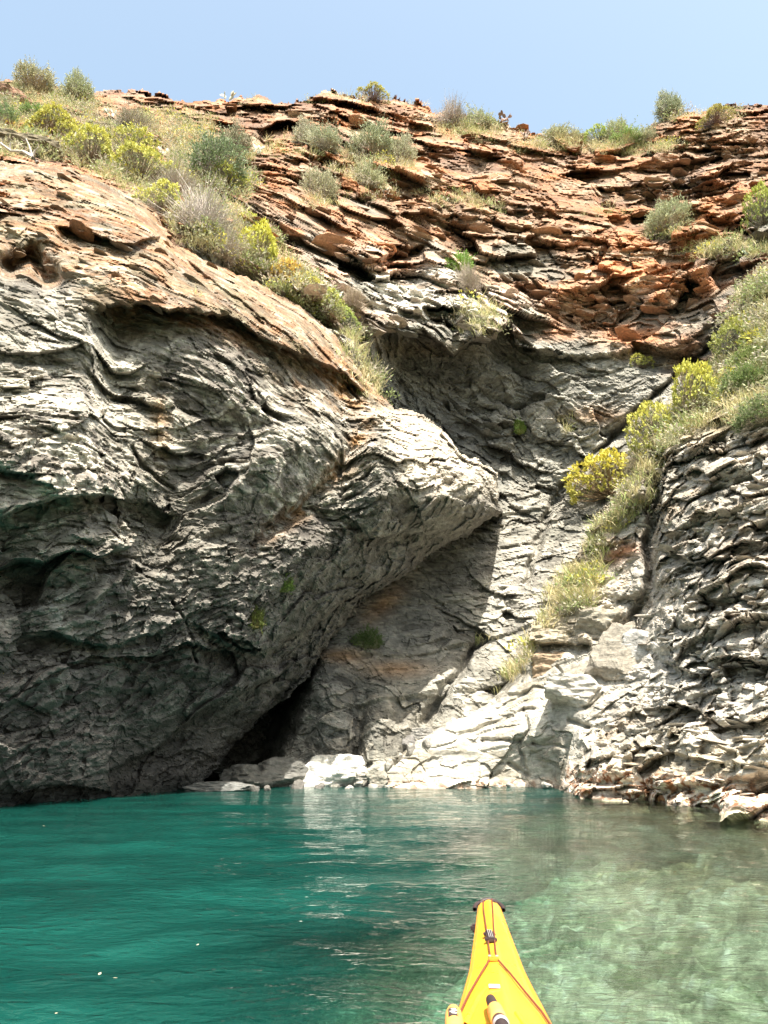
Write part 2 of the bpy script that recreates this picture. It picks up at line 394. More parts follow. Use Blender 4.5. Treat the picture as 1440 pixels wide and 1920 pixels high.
# ---- back wall and upper cliff --------------------------------------
BACK = [(-370, 118), (-100, 140), (0, 148), (40, 150), (100, 165), (130, 185), (178, 176), (220, 170), (262, 174), (300, 168), (322, 188), (360, 190), (420, 186), (452, 178), (500, 180), (512, 192), (560, 190), (590, 178), (604, 165), (622, 163), (640, 178), (690, 184), (744, 184), (800, 194), (812, 206), (870, 214), (930, 222),
        (962, 240), (1000, 246), (1090, 252), (1110, 262), (1200, 258), (1225, 228), (1262, 212), (1290, 208), (1330, 202), (1376, 190), (1440, 196), (1640, 205), (1920, 205), (1920, 1540), (480, 1540), (-370, 1540)]
back_ctrl = [(-200, 130, 30), (0, 155, 30), (200, 172, 31), (430, 185, 32), (610, 170, 33), (800, 200, 34), (950, 230, 34), (1100, 262, 33), (1250, 215, 31.5), (1440, 200, 30), (1640, 200, 28),
    (-200, 300, 17), (0, 300, 17.8), (0, 230, 23), (150, 250, 24), (300, 400, 18.6), (250, 260, 25), (400, 470, 18.8), (400, 330, 24), (400, 240, 28.5), (530, 540, 19.3), (520, 440, 22.5), (520, 300, 26.5), (480, 230, 30),
    (600, 570, 20.6), (660, 660, 20.8), (700, 740, 22.5), (600, 480, 23), (650, 400, 26), (650, 250, 30.5), (700, 330, 28.5),
    (700, 540, 23.5), (800, 480, 26), (800, 400, 27.6), (800, 300, 30), (950, 300, 30.5), (900, 400, 28.4), (900, 500, 26.5), (1000, 480, 27.2), (1100, 420, 28.3), (1100, 330, 30.5), (1250, 330, 29.5), (1440, 320, 27.5), (1300, 430, 26.6), (1440, 440, 24),
    (1640, 400, 21), (700, 610, 22.6), (800, 590, 23.6), (900, 600, 24.3), (1000, 580, 26.2), (1100, 560, 26.6), (1200, 540, 26.2), (1320, 560, 24.6), (1400, 600, 22.5), (1000, 650, 25.4), (1150, 650, 25.4), (1300, 650, 24.2),
    (720, 700, 23.6), (800, 720, 25.3), (900, 720, 25.8), (1000, 780, 26.3), (1150, 780, 25.6), (1250, 800, 23.8), (850, 900, 26.2), (1000, 930, 26.8), (1100, 930, 25.4), (950, 1050, 24.2), (1040, 1080, 22.6), (800, 1080, 23.3),
    (700, 1200, 20.9), (850, 1200, 21.9), (950, 1200, 21.6), (1050, 1220, 20.6), (620, 1300, 19.8), (750, 1350, 19.6), (900, 1320, 20.2), (1000, 1300, 20), (640, 1450, 19), (750, 1440, 18.8), (900, 1440, 19), (590, 1400, 19.6),
    (400, 600, 22), (300, 1000, 22), (0, 900, 20), (0, 1450, 20), (1640, 900, 18), (1640, 1500, 16), (1400, 1000, 20), (1300, 1450, 18)]
bf = tps(back_ctrl)
def back_Y(px, py):
    Y = bf(px, py)
    Y = Y + ledge(px, py, [(672, 668), (690, 625), (720, 606), (762, 624), (792, 612), (850, 658), (885, 632), (925, 630), (958, 596)], .6, 50, 6, 40)
    Y = Y + overhang(px, py, [(672, 668), (690, 625), (720, 606), (762, 624), (792, 612), (850, 658), (885, 632), (925, 630), (958, 600), (966, 640), (1060, 660)], 1.15, 360, 6, 110)
    Y = Y + overhang(px, py, [(940, 600), (1010, 650), (1100, 665), (1180, 650), (1260, 655), (1340, 640)], .45, 120, 14, 60)
    Y = Y + overhang(px, py, [(780, 400), (860, 405), (950, 420), (1040, 430), (1100, 440)], .5, 60, 7)
    Y = Y + overhang(px, py, [(500, 432), (560, 445), (640, 480), (700, 490), (800, 455)], .9, 60, 7, 20)
    Y = Y + overhang(px, py, [(790, 575), (830, 572), (865, 576)], 1.6, 40, 4, 14)
    Y = Y + overhang(px, py, [(1110, 350), (1200, 345), (1240, 375)], .8, 60, 7, 20)
    Y = Y + overhang(px, py, [(1180, 400), (1215, 402), (1250, 412)], 1.6, 30, 5, 14)
    Y = Y + overhang(px, py, [(880, 300), (960, 290), (1060, 310), (1130, 320)], .35, 40, 6)
    Y = Y + overhang(px, py, [(480, 245), (530, 225), (570, 232)], 2.0, 70, 6, 20)
    Y = Y + overhang(px, py, [(1240, 255), (1330, 270), (1440, 265), (1600, 260)], .5, 60, 6, 30)
    Y = Y + overhang(px, py, [(1320, 400), (1390, 420), (1420, 445)], .9, 40, 6, 20)
    Y = Y + overhang(px, py, [(480, 320), (560, 335), (660, 360), (780, 370)], .4, 40, 6, 20)
    Y = Y + overhang(px, py, [(560, 215), (650, 235), (800, 240)], .3, 40, 6, 20)
    Y = Y + overhang(px, py, [(1180, 640), (1270, 655), (1350, 690)], .9, 60, 6, 20)
    Y = Y + overhang(px, py, [(900, 560), (1000, 570), (1080, 600), (1200, 620)], .25, 40, 6, 30)
    Y = Y + crack(px, py, [(1345, 640), (1290, 690), (1230, 740), (1170, 800), (1110, 860), (1060, 910), (1020, 980), (985, 1090)], .7, 7)
    # cave between buttress and back wall
    cv = [(600, 1235), (580, 1275), (566, 1320), (548, 1370), (530, 1420), (524, 1540)]
    Y = Y + 4*sstep(16, -50, px-np.interp(py, [p[1] for p in cv], [p[0] for p in cv])+6*perlin(px/20, py/20, 0*px))*sstep(1180, 1280, py)
    # ribs of the back wall above the water
    Y = Y - .7*np.exp(-((px-620-.05*(py-1300))/42)**2)*sstep(1200, 1300, py)
    Y = Y - .5*np.exp(-((px-705+.25*(py-1400))/22)**2)*sstep(1250, 1340, py) - .5*np.exp(-((px-745+.45*(py-1400))/16)**2)*sstep(1250, 1340, py)
    Y = Y + .6*np.exp(-((px-668+.1*(py-1400))/14)**2)*sstep(1250, 1340, py)
    Y = Y + crack(px, py, [(800, 1350), (830, 1300), (870, 1250), (900, 1200)], .8, 10)
    # pillar in light at the shadow's edge
    Y = Y - .7*blob(px, py, 850, 1300, 40, 70)
    return Y
def back_D(P, px, py):
    d1, s1 = strata(P, -16, 1.15, 70, .5, .7)
    d2, s2 = strata(P, 14, .8, 90)
    k = sstep(-60, 60, py-(650-.12*(px-900))+60*perlin(px/120, py/120, 0*px))
    b1, t1 = blocks(P, -18, ((3.4, 1.5), (1.6, .8), (.65, .26)), 821, (1, .8, .6), .05); b2, t2 = blocks(P, -30, ((2.6, .5), (.9, .2), (.4, .09)), 831, (1, .8, .35))
    return d1*(1-k)*.62+d2*k*(.55+.15*sstep(900, 1300, py))+b1*(1-k)+b2*k*(1-.4*sstep(950, 1010, px))*(1-.6*sstep(960, 1040, py)), s1*(1-k)+s2*k+t1*(1-k)+t2*k
def back_C(P, px, py, shade, disp, N):
    n = fbm(P[..., 0]*.22, P[..., 1]*.22, P[..., 2]*.3, 3, 15)
    n2 = fbm(P[..., 0]*.6, P[..., 1]*.6, P[..., 2]*1.0, 3, 19)
    red = np.zeros(P.shape)+np.array((.28, .155, .09))
    red = mixc(red, (.34, .15, .068), sstep(.0, .5, n2))
    red = mixc(red, (.36, .265, .185), sstep(.0, .5, -n2)*.8)
    red = mixc(red, (.13, .075, .055), sstep(.1, .5, n)*.6)
    grey = np.zeros(P.shape)+np.array((.25, .235, .20)); grey = mixc(grey, (.16, .155, .13), sstep(0, .5, n2))
    line = 520+.12*(px-700)-150*np.exp(-((px-960)/170)**2)+60*np.sin(px/130.)
    c = mixc(red, (0, 0, 0), 0*px)
    k = sstep(-60, 120, py-line+210*n+90*n2)
    c = c*(1-k[..., None])+grey*k[..., None]
    g2 = blob(px, py, 1230, 350, 90, 30)+blob(px, py, 950, 420, 170, 30, 8)+blob(px, py, 1340, 290, 110, 25)+blob(px, py, 640, 480, 110, 22, 10)+blob(px, py, 1000, 500, 130, 50, 10)
    c = mixc(c, (.21, .205, .17), g2*.65*sstep(-.1, .4, n2+.1))
    o2 = blob(px, py, 1200, 500, 160, 50, 15)+blob(px, py, 1180, 640, 70, 22, -5)+blob(px, py, 930, 570, 60, 25, 10)+blob(px, py, 1090, 622, 150, 20, 3)+blob(px, py, 1000, 540, 60, 12, 10)+blob(px, py, 640, 530, 60, 30, 40)+blob(px, py, 760, 500, 110, 25)+blob(px, py, 600, 440, 90, 24, 12)
    c = mixc(c, (.44, .20, .095), o2*.9*sstep(-.25, .35, n2+.1))
    c = mixc(c, (.20, .14, .065), blob(px, py, 790, 655, 110, 18)*.7)
    # pale bleached slope at the head of the gully
    c = mixc(c, (.56, .52, .46), (blob(px, py, 720, 550, 110, 30, 12)+blob(px, py, 860, 570, 110, 40, 10)+blob(px, py, 820, 520, 60, 30))*sstep(-.35, .25, n2+.1))
    # lower wall
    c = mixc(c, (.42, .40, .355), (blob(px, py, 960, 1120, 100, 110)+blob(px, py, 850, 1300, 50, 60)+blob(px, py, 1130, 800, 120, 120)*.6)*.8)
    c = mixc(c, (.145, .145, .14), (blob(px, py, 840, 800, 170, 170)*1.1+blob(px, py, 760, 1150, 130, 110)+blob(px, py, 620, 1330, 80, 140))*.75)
    v = white_veins(P*np.array([1, 1, .35]), 8, 1.3)
    c = mixc(c, (.38, .34, .28), v*(blob(px, py, 690, 1340, 110, 110)+.35*blob(px, py, 850, 1000, 300, 200))*.9)
    c = mixc(c, (.28, .16, .08), (blob(px, py, 740, 1255, 60, 16)+blob(px, py, 640, 1230, 50, 14)+blob(px, py, 720, 1130, 50, 20, -40)+blob(px, py, 1120, 780, 60, 16))*.7)
    c = mixc(c, (.06, .06, .055), sstep(560, 500, px-.35*(1400-py))*sstep(1200, 1260, py)*.7)  # cave shade painted into the rock colour
    return np.clip(common(c, shade, P, 7, .6), .012, .8)

# ---- right slope, outcrop and pale slabs ----------------------------
RIGHT = [(2080, 400), (1660, 420), (1500, 450), (1420, 512), (1380, 560), (1358, 620), (1344, 680), (1300, 738), (1240, 776), (1208, 830), (1180, 900), (1120, 962), (1085, 1030), (1066, 1100), (1022, 1150), (1000, 1195), (962, 1262), (925, 1310),
         (880, 1340), (835, 1352), (806, 1368), (770, 1392), (728, 1424), (722, 1498), (1070, 1500), (1200, 1522), (1320, 1540), (1440, 1560), (1660, 1600), (2080, 1600)]
right_ctrl = [(1640, 440, 16.5), (1500, 460, 18.6), (1430, 520, 19.3), (1390, 580, 19.6), (1350, 690, 19.4), (1260, 790, 19.2), (1200, 860, 19.0), (1440, 620, 18), (1440, 760, 16.2), (1350, 760, 17.6), (1640, 700, 13),
    (1270, 850, 17.6), (1240, 930, 17.6), (1330, 850, 16.5), (1440, 860, 14.9), (1640, 900, 11.5), (1440, 980, 14.2), (1330, 980, 15.6), (1250, 1040, 17), (1200, 1000, 18.6), (1130, 980, 19.6), (1090, 1060, 19.9), (1150, 1090, 19.2),
    (1200, 1100, 18), (1110, 1150, 19), (1020, 1180, 19.9), (1440, 1100, 13.6), (1330, 1100, 14.8), (1240, 1130, 16.6), (1180, 1190, 17.9), (1080, 1200, 18.9), (1000, 1240, 19.6), (940, 1310, 19.7),
    (1300, 1220, 14.5), (1440, 1220, 12.9), (1220, 1260, 16.2), (1120, 1260, 17.8), (1050, 1280, 18.5), (960, 1340, 18.9), (860, 1370, 18.9), (780, 1410, 18.4), (740, 1470, 17.7),
    (1100, 1350, 16.9), (1000, 1400, 18.0), (880, 1430, 18.1), (1200, 1380, 15.0), (1300, 1380, 13.4), (1440, 1370, 11.9), (1640, 1350, 9.5),
    (900, 1474, 17.75), (1040, 1474, 17.75), (1080, 1490, 15.6), (1200, 1497, 14.5), (1320, 1513, 12.5), (1440, 1531, 10.9), (1640, 1560, 9), (900, 1560, 17.3), (1200, 1560, 14.2), (1440, 1600, 10.6)]
rf = tps(right_ctrl)
def right_Y(px, py):
    Y = rf(px, py)
    Y = Y + overhang(px, py, [(1230, 1030), (1300, 1045), (1360, 1030), (1440, 1000), (1640, 960)], .5, 60, 9)
    Y = Y + overhang(px, py, [(1260, 890), (1320, 900), (1380, 880), (1440, 900), (1640, 900)], .25, 50, 7, 30)
    Y = Y + overhang(px, py, [(1290, 1110), (1350, 1120), (1440, 1130), (1640, 1110)], .25, 50, 7, 30)
    Y = Y + overhang(px, py, [(1240, 1240), (1320, 1260), (1380, 1230), (1440, 1240), (1640, 1200)], .5, 60, 7, 30)
    Y = Y + overhang(px, py, [(1200, 1330), (1290, 1320), (1360, 1360), (1440, 1340), (1640, 1340)], .45, 60, 7, 30)
    b = np.interp(px, *zip(*WL))-py
    Y = Y - .75*sstep(75, 5, b)*sstep(1040, 1110, px)*(.7+.5*perlin(px/45, py/300, 0*px+6.6)) - .15*sstep(30, 5, b)
    Y = Y + overhang(px, py, [(1010, 1200), (1060, 1206), (1110, 1204)], .5, 30, 5, 10)
    Y = Y + crack(px, py, [(1235, 850), (1225, 950), (1215, 1030), (1222, 1100), (1180, 1180), (1140, 1240)], 1.1, 12)
    Y = Y + crack(px, py, [(1330, 842), (1350, 838)], .9, 9)
    Y = Y + crack(px, py, [(985, 1330), (990, 1370), (970, 1400), (985, 1440)], .16, 3) + crack(px, py, [(1000, 1395), (1060, 1400)], .16, 3)
    Y = Y + crack(px, py, [(905, 1390), (975, 1390)], .2, 4) + crack(px, py, [(860, 1380), (940, 1350), (1000, 1330)], .2, 4) + crack(px, py, [(1065, 1350), (1105, 1365)], .3, 5)
    Y = Y + crack(px, py, [(955, 1430), (985, 1450)], .25, 4)+ crack(px, py, [(1045, 1250), (1100, 1330), (1130, 1300)], .16, 3)
    Y = Y + crack(px, py, [(930, 1330), (1000, 1290), (1050, 1290)], .16, 3)
    return Y
def slabmask(px, py):
    return sstep(30, -30, px-(1075+.25*(1480-py)))*sstep(1215, 1260, py+.25*(px-1000))
def right_D(P, px, py):
    d1, s1 = strata(P, -9, .62, 120)
    d2, s2 = strata(P, 12, 1.3, 150)
    k = slabmask(px, py)
    veg = sstep(-20, 40, (1235-px)+0*py)*sstep(1120, 1080, py)
    up = sstep(830, 790, py-.15*(1400-px))
    q = np.maximum(veg*.6, up)
    hb, _t = blocks(P, -9, ((1.3, .8), (.5, .36)), 851, (1, .8, .5)); x, y, z = P[..., 0], P[..., 1], P[..., 2]
    hb = hb-.4*np.clip(perlin(x*.9, y*.9, z*1.6, 861)-.12, 0, 1)-.25*np.clip(perlin(x*2.4, y*2.4, z*4.5, 862)-.1, 0, 1)
    return ((d1*.9+hb*.95+.22*fbm(x*1.7, y*1.7, z*2.4, 3, 871))*(1-.6*q))*(1-k)+(d2*.36+.26*blocks(P, 14, ((3.4, 1.6), (1.4, .45)), 841, (1, .8, .6), .03)[0])*k, s1*(1-k)+s2*k*.3
def right_C(P, px, py, shade, disp, N):
    n = fbm(P[..., 0]*.4, P[..., 1]*.4, P[..., 2]*.5, 3, 25)
    n2 = fbm(P[..., 0]*1.1, P[..., 1]*1.1, P[..., 2]*1.8, 3, 29)
    c = np.zeros(P.shape)+np.array((.47, .43, .37))
    c = mixc(c, (.33, .305, .26), sstep(.0, .5, n))
    c = mixc(c, (.36, .27, .18), sstep(.0, .5, n2)*.45)
    c = mixc(c, (.20, .195, .185), (blob(px, py, 1290, 1060, 110, 45))*.5)
    c = mixc(c, (.46, .44, .40), blob(px, py, 1300, 1260, 190, 80)*.8)
    k = slabmask(px, py)
    c = mixc(c, (.46, .435, .38), k*.95); c = mixc(c, (.30, .27, .21), k*sstep(.1, .5, n2+.3*n)*.7); c = mixc(c, (.50, .48, .43), k*sstep(.1, .5, -n2)*.6)
    c = mixc(c, (.42, .36, .27), blob(px, py, 1060, 1170, 90, 35)*.8)
    c = mixc(c, (.36, .18, .10), (blob(px, py, 1150, 1040, 22, 20)+blob(px, py, 1180, 1030, 20, 14))*.9)
    c = mixc(c, (.28, .23, .14), sstep(830, 790, py-.15*(1400-px))*.9)
    c = mixc(c, (.36, .29, .19), blob(px, py, 1100, 1010, 40, 80, 20)*.8)
    c = mixc(c, (.34, .30, .22), blob(px, py, 1330, 1440, 220, 45)*.6)
    wl = np.interp(px, *zip(*WL)); b = wl-py
    # white barnacle and brown weed band above the water
    wd = np.where(px > 1060, 46+.04*(px-1060), 16)
    c = mixc(c, (.72, .62, .52), sstep(1.15, .75, b/wd+.35*n2)*.95)
    spots = sstep(-.05, .35, fbm(P[..., 0]*6, P[..., 1]*6, P[..., 2]*7, 3, 77))
    c = mixc(c, (.24, .10, .035), spots*sstep(1.3, .7, b/wd)*sstep(.0, .3, b/wd+.3)*np.where(px > 1060, .95, .6))
    c = common(c, shade, P, 9, .5*(1-.5*k[...].mean()))
    c = mixc(c, (.10, .07, .045), sstep(3, -3, b)*.6); c = mixc(c, (.50, .44, .32), sstep(-5, -12, b))
    return np.clip(c, .015, .8)

def cutback(px, py):
    h = inside(px, py, LEFT) & (edge_dist(px, py, LEFT) > 55) & (px < 640) & (py > 400)
    h |= inside(px, py, RIGHT) & (edge_dist(px, py, RIGHT) > 55)
    return h
ST = 2.0
cl = rock_sheet('cliff_left', LEFT, -450, 960, 270, 1570, ST, left_Y, left_D, left_C, mat=ROCK, round_=(1.3, 30), skirt=lambda a_, b_: 2.5+6.5*sstep(590, 550, a_)*sstep(1150, 1200, b_)+6.5*sstep(690, 780, a_)*sstep(900, 930, b_))  # unseen skirt, longer where added to shade the cave and the back wall
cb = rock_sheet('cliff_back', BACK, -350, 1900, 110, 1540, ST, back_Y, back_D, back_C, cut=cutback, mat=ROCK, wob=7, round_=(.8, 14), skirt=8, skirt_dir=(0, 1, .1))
cr = rock_sheet('cliff_right', RIGHT, 700, 2060, 400, 1660, ST, right_Y, right_D, right_C, mat=ROCK, round_=(1.0, 20))
for o in (cl, cb, cr): o['kind'] = 'structure'
def label(o, lab, cat, group=None):
    o['label'] = lab; o['category'] = cat
    if group: o['group'] = group
    return o
def empty(name, loc):
    o = bpy.data.objects.new(name, None); COL.objects.link(o); o.location = loc; o.empty_display_size = .2
    return o
def child(o, parent):
    o.parent = parent; return o

# ================================================================ sea bed and water
def bound_x(Y): return np.interp(Y, [0, 1.6, 3.4, 6.4, 9, 13, 17.5, 21, 40], [-2.0, -1.15, -.75, -.15, .5, 1.9, 4.0, 6.5, 8])
def depth(x, y):
    b = bound_x(y)+.5*perlin(x*.5, y*.5, 0*x+3)+.2*perlin(x*1.6, y*1.6, 0*x+3)
    d = x-b
    deep = 3.2
    shelf = np.interp(d, [0, 2.5, 5.5, 9], [1.5, 1.0, .5, .2])
    k = sstep(-1.5, .35, d)
    return deep*(1-k)+shelf*k
def murk(x, y):
    d = x-bound_x(y)+.6*perlin(x*.4, y*.4, 0*x+13)+.25*perlin(x*1.3, y*1.3, 0*x+3)
    return 1-sstep(-1.4, 2.0, d)
def polar(rs, an):
    r, a = np.meshgrid(rs, an, indexing='ij')
    x = r*np.sin(a); y = r*np.cos(a)
    idx = np.arange(r.size).reshape(r.shape)
    q = np.stack([idx[:-1, :-1], idx[:-1, 1:], idx[1:, 1:], idx[1:, :-1]], -1).reshape(-1, 4)
    return x, y, r, q
fr = math.radians(36)
an = np.concatenate([np.linspace(-math.pi, -fr, 50)[:-1], np.linspace(-fr, fr, 430), np.linspace(fr, math.pi, 50)[1:]])
rs = np.concatenate([np.linspace(.02, 1.2, 14)[:-1], np.geomspace(1.2, 24, 560)[:-1], np.geomspace(24, 900, 26)])
x, y, r, q = polar(rs, an)
cellw = np.maximum(r*.0055, .008)
front = (np.abs(np.arctan2(x, y)) < fr+.01) & (r < 24.5)
def wave(x, y, r):
    z = 0
    wx = x+.25*perlin(x*.6, y*.6, 0*x); wy = y+.25*perlin(x*.6, y*.6, 0*x+9)
    for lam, A, st, sd in ((1.9, .016, 1.6, 1), (.8, .0110, 1.8, 2), (.38, .0088, 1.7, 3), (.19, .0042, 1.5, 4)):
        t = math.radians(8+sd*7*(-1)**sd); c, s_ = math.cos(t), math.sin(t)
        u = (wx*c+wy*s_)/(lam*st); v = (-wx*s_+wy*c)/lam
        f = sstep(lam*.30, lam*.12, r*.0055)
        calm = .75+.5*perlin(x*.13, y*.2, 0*x+sd)
        z = z+A*f*calm*(perlin(u, v, 0*x+sd*4.7)*1.2)
    return z
z = np.where(front, wave(x, y, r), 0)*2.1
m, nt, b = new_mat('sea_water'); nt.nodes.remove(b); L = nt.links.new; out = nt.nodes['Material Output']
dp = nd(nt, 'ShaderNodeAttribute'); dp.attribute_name = 'depth'
geo = nd(nt, 'ShaderNodeNewGeometry')
mp = nd(nt, 'ShaderNodeMapping'); mp.inputs['Scale'].default_value = (.8, 1.7, 1); L(geo.outputs['Position'], mp.inputs[0])
nz = nd(nt, 'ShaderNodeTexNoise'); nz.inputs['Scale'].default_value = 8.0; nz.inputs['Detail'].default_value = 3; nz.inputs['Distortion'].default_value = .6; L(mp.outputs[0], nz.inputs['Vector'])
bp = nd(nt, 'ShaderNodeBump'); bp.inputs['Strength'].default_value = .9; bp.inputs['Distance'].default_value = .02; L(nz.outputs[0], bp.inputs['Height'])
fre = nd(nt, 'ShaderNodeFresnel'); fre.inputs['IOR'].default_value = 1.42; L(bp.outputs[0], fre.inputs['Normal'])
gl = nd(nt, 'ShaderNodeBsdfGlossy'); gl.inputs['Roughness'].default_value = .012; L(bp.outputs[0], gl.inputs['Normal'])
tr = nd(nt, 'ShaderNodeBsdfTransparent'); rfn = nd(nt, 'ShaderNodeBsdfRefraction'); rfn.inputs['IOR'].default_value = 1.33; rfn.inputs['Roughness'].default_value = 0
L(bp.outputs[0], rfn.inputs['Normal'])
ramp = nd(nt, 'ShaderNodeValToRGB'); L(dp.outputs['Fac'], ramp.inputs[0])   # depth/6
e = ramp.color_ramp.elements; e[0].position = 0; e[0].color = (.93, .9, .8, 1); e[1].position = 1; e[1].color = (.0, .18, .15, 1)
for p, c in ((.12, (.80, .92, .82, 1)), (.24, (.62, .88, .77, 1)), (.34, (.50, .80, .64, 1)), (.5, (.22, .62, .52, 1))):
    k = ramp.color_ramp.elements.new(p); k.color = c
# painted ripple light: bright noise lines in the transparent tint
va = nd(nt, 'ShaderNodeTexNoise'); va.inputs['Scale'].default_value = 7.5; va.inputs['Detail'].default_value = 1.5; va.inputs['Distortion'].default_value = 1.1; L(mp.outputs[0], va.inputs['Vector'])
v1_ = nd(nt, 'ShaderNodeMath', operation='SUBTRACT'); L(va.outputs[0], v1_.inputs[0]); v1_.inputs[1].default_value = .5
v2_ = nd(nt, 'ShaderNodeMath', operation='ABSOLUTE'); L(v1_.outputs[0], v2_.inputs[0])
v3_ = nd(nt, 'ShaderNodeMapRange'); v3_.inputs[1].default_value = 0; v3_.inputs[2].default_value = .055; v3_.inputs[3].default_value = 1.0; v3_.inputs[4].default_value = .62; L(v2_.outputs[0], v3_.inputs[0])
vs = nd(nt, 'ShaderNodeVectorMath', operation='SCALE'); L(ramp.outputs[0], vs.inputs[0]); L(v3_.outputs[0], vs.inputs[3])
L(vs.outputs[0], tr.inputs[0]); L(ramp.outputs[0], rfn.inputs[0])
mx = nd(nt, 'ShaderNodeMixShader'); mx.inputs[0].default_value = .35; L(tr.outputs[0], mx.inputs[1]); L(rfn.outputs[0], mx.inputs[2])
di = nd(nt, 'ShaderNodeBsdfDiffuse')
nb = nd(nt, 'ShaderNodeTexNoise'); nb.inputs['Scale'].default_value = .7; nb.inputs['Detail'].default_value = 4; L(mp.outputs[0], nb.inputs['Vector'])
tc = nd(nt, 'ShaderNodeValToRGB'); L(nb.outputs[0], tc.inputs[0])
tc.color_ramp.elements[0].position = .35; tc.color_ramp.elements[0].color = (.003, .038, .031, 1)
tc.color_ramp.elements[1].position = .68; tc.color_ramp.elements[1].color = (.006, .070, .056, 1)
L(tc.outputs[0], di.inputs[0]); L(bp.outputs[0], di.inputs['Normal'])
dr = nd(nt, 'ShaderNodeMapRange'); dr.inputs[1].default_value = .14; dr.inputs[2].default_value = .80; dr.inputs[3].default_value = .03; dr.inputs[4].default_value = .97; dr.interpolation_type = 'SMOOTHSTEP'
L(dp.outputs['Fac'], dr.inputs[0])
m2 = nd(nt, 'ShaderNodeMixShader'); L(dr.outputs[0], m2.inputs[0]); L(mx.outputs[0], m2.inputs[1]); L(di.outputs[0], m2.inputs[2])
m3 = nd(nt, 'ShaderNodeMixShader'); L(fre.outputs[0], m3.inputs[0]); L(m2.outputs[0], m3.inputs[1]); L(gl.outputs[0], m3.inputs[2]); L(m3.outputs[0], out.inputs[0])
sea = mesh_obj('sea', np.stack([x, y, z], -1).reshape(-1, 3), q, None, m, smooth=True); sea['kind'] = 'structure'
da = sea.data.attributes.new('depth', 'FLOAT', 'POINT'); da.data.foreach_set('value', (.15+.85*murk(x, y)*(.6+.4*sstep(0, 1, murk(x, y)))).astype(np.float32).ravel())

rs = np.concatenate([np.linspace(.02, 1., 8)[:-1], np.geomspace(1., 26, 300)[:-1], np.geomspace(26, 900, 14)])
an2 = np.concatenate([np.linspace(-math.pi, -fr*1.15, 30)[:-1], np.linspace(-fr*1.15, fr*1.15, 320), np.linspace(fr*1.15, math.pi, 30)[1:]])
x, y, r, q = polar(rs, an2)
v1, e1 = facets(x/.55, y/.55, 0*x, 501, .6); v2, e2 = facets(x/.2, y/.2, 0*x, 502, .6)
fade = (r < 30)
z = -depth(x, y)+fade*(.30*(v1-.5)*sstep(0, .25, e1)+.10*(v2-.5)*sstep(0, .3, e2)+.15*fbm(x, y, 0*x, 3, 5))
z = np.minimum(z, -.06)
n = fbm(x*.9, y*.9, 0*x, 3, 6); n2 = fbm(x*4, y*4, 0*x, 2, 8)
c = np.zeros(x.shape+(3,))+np.array((.54, .54, .44))
c = mixc(c, (.22, .25, .17), sstep(-.05, .35, n)); c = mixc(c, (.82, .82, .70), sstep(.05, .4, n2)); c = mixc(c, (.44, .33, .22), sstep(-.8, 1.2, x-4.6+2*n)*.8)
v3, e3 = facets(x/.11, y/.11, 0*x, 503, .2)
c = c*(.30+.25*v1+.85*v2*sstep(.02, .25, e2)+.55*v3)[..., None]; c = np.clip(c, .02, .85)
sb = mesh_obj('sea_bed', np.stack([x, y, z], -1).reshape(-1, 3), q, c.reshape(-1, 3), ROCK, smooth=False); sb['kind'] = 'structure'

# ================================================================ loose rocks
def stone_mesh(name, seed, planes=16, sub=3, flat=1.0, rough=.03):
    import bmesh
    bm = bmesh.new(); bmesh.ops.create_icosphere(bm, subdivisions=sub, radius=1)
    g = np.random.default_rng(seed); N = g.normal(size=(planes, 3)); N[:, 2] *= .8; N /= np.linalg.norm(N, axis=1)[:, None]
    N = np.concatenate([N, [[0, 0, 1], [0, 0, -1]]]); dd = g.uniform(.55, .9, len(N)); dd[-2:] = .62
    for v in bm.verts:
        d = np.array(v.co); t = N@d; k = (dd/np.maximum(t, 1e-3))[t > .05].min()
        d = d*min(k, 1.25); v.co = d
    if rough:
        co = np.array([v.co for v in bm.verts]); nn = fbm(co[:, 0]*2.2, co[:, 1]*2.2, co[:, 2]*5, 3, seed)
        for v, k in zip(bm.verts, nn): v.co *= 1+rough*2*k
    for v in bm.verts: v.co.z *= flat
    me = bpy.data.meshes.new(name); bm.to_mesh(me); bm.free()
    return me
def locate(px, py, names=('cliff_right', 'cliff_left', 'cliff_back')):
    for nme in names:
        g = GR[nme]; j = int(round((px-g['px'][0, 0])/ST)); i = int(round((py-g['py'][0, 0])/ST))
        if 0 <= i < g['m'].shape[0] and 0 <= j < g['m'].shape[1] and g['m'][i, j]:
            return g['P'][i, j], g['N'][i, j], g['C'][i, j], g
    return None
def camdepth(P): return P[1]*cP+(P[2]-H)*sP
def water_Y(py):
    _, dy, dz = ray(720, py); return H/(-dz/dy)
ROCK_FINE = ROCKO
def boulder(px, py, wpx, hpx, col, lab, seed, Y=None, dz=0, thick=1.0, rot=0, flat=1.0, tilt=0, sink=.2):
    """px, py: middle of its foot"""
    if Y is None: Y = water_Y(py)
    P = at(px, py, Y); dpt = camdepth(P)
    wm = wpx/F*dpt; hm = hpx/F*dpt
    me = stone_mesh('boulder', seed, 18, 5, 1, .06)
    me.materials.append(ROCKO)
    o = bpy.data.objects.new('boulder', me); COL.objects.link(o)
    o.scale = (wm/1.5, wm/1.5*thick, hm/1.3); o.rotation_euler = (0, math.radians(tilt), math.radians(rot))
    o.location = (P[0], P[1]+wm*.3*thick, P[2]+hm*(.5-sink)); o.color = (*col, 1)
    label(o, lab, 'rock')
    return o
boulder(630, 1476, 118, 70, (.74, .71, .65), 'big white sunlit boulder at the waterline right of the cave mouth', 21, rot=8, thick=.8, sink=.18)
boulder(685, 1476, 66, 42, (.50, .47, .42), 'cream rock leaning against the right side of the big white boulder', 5, rot=30, thick=.9, sink=.2)
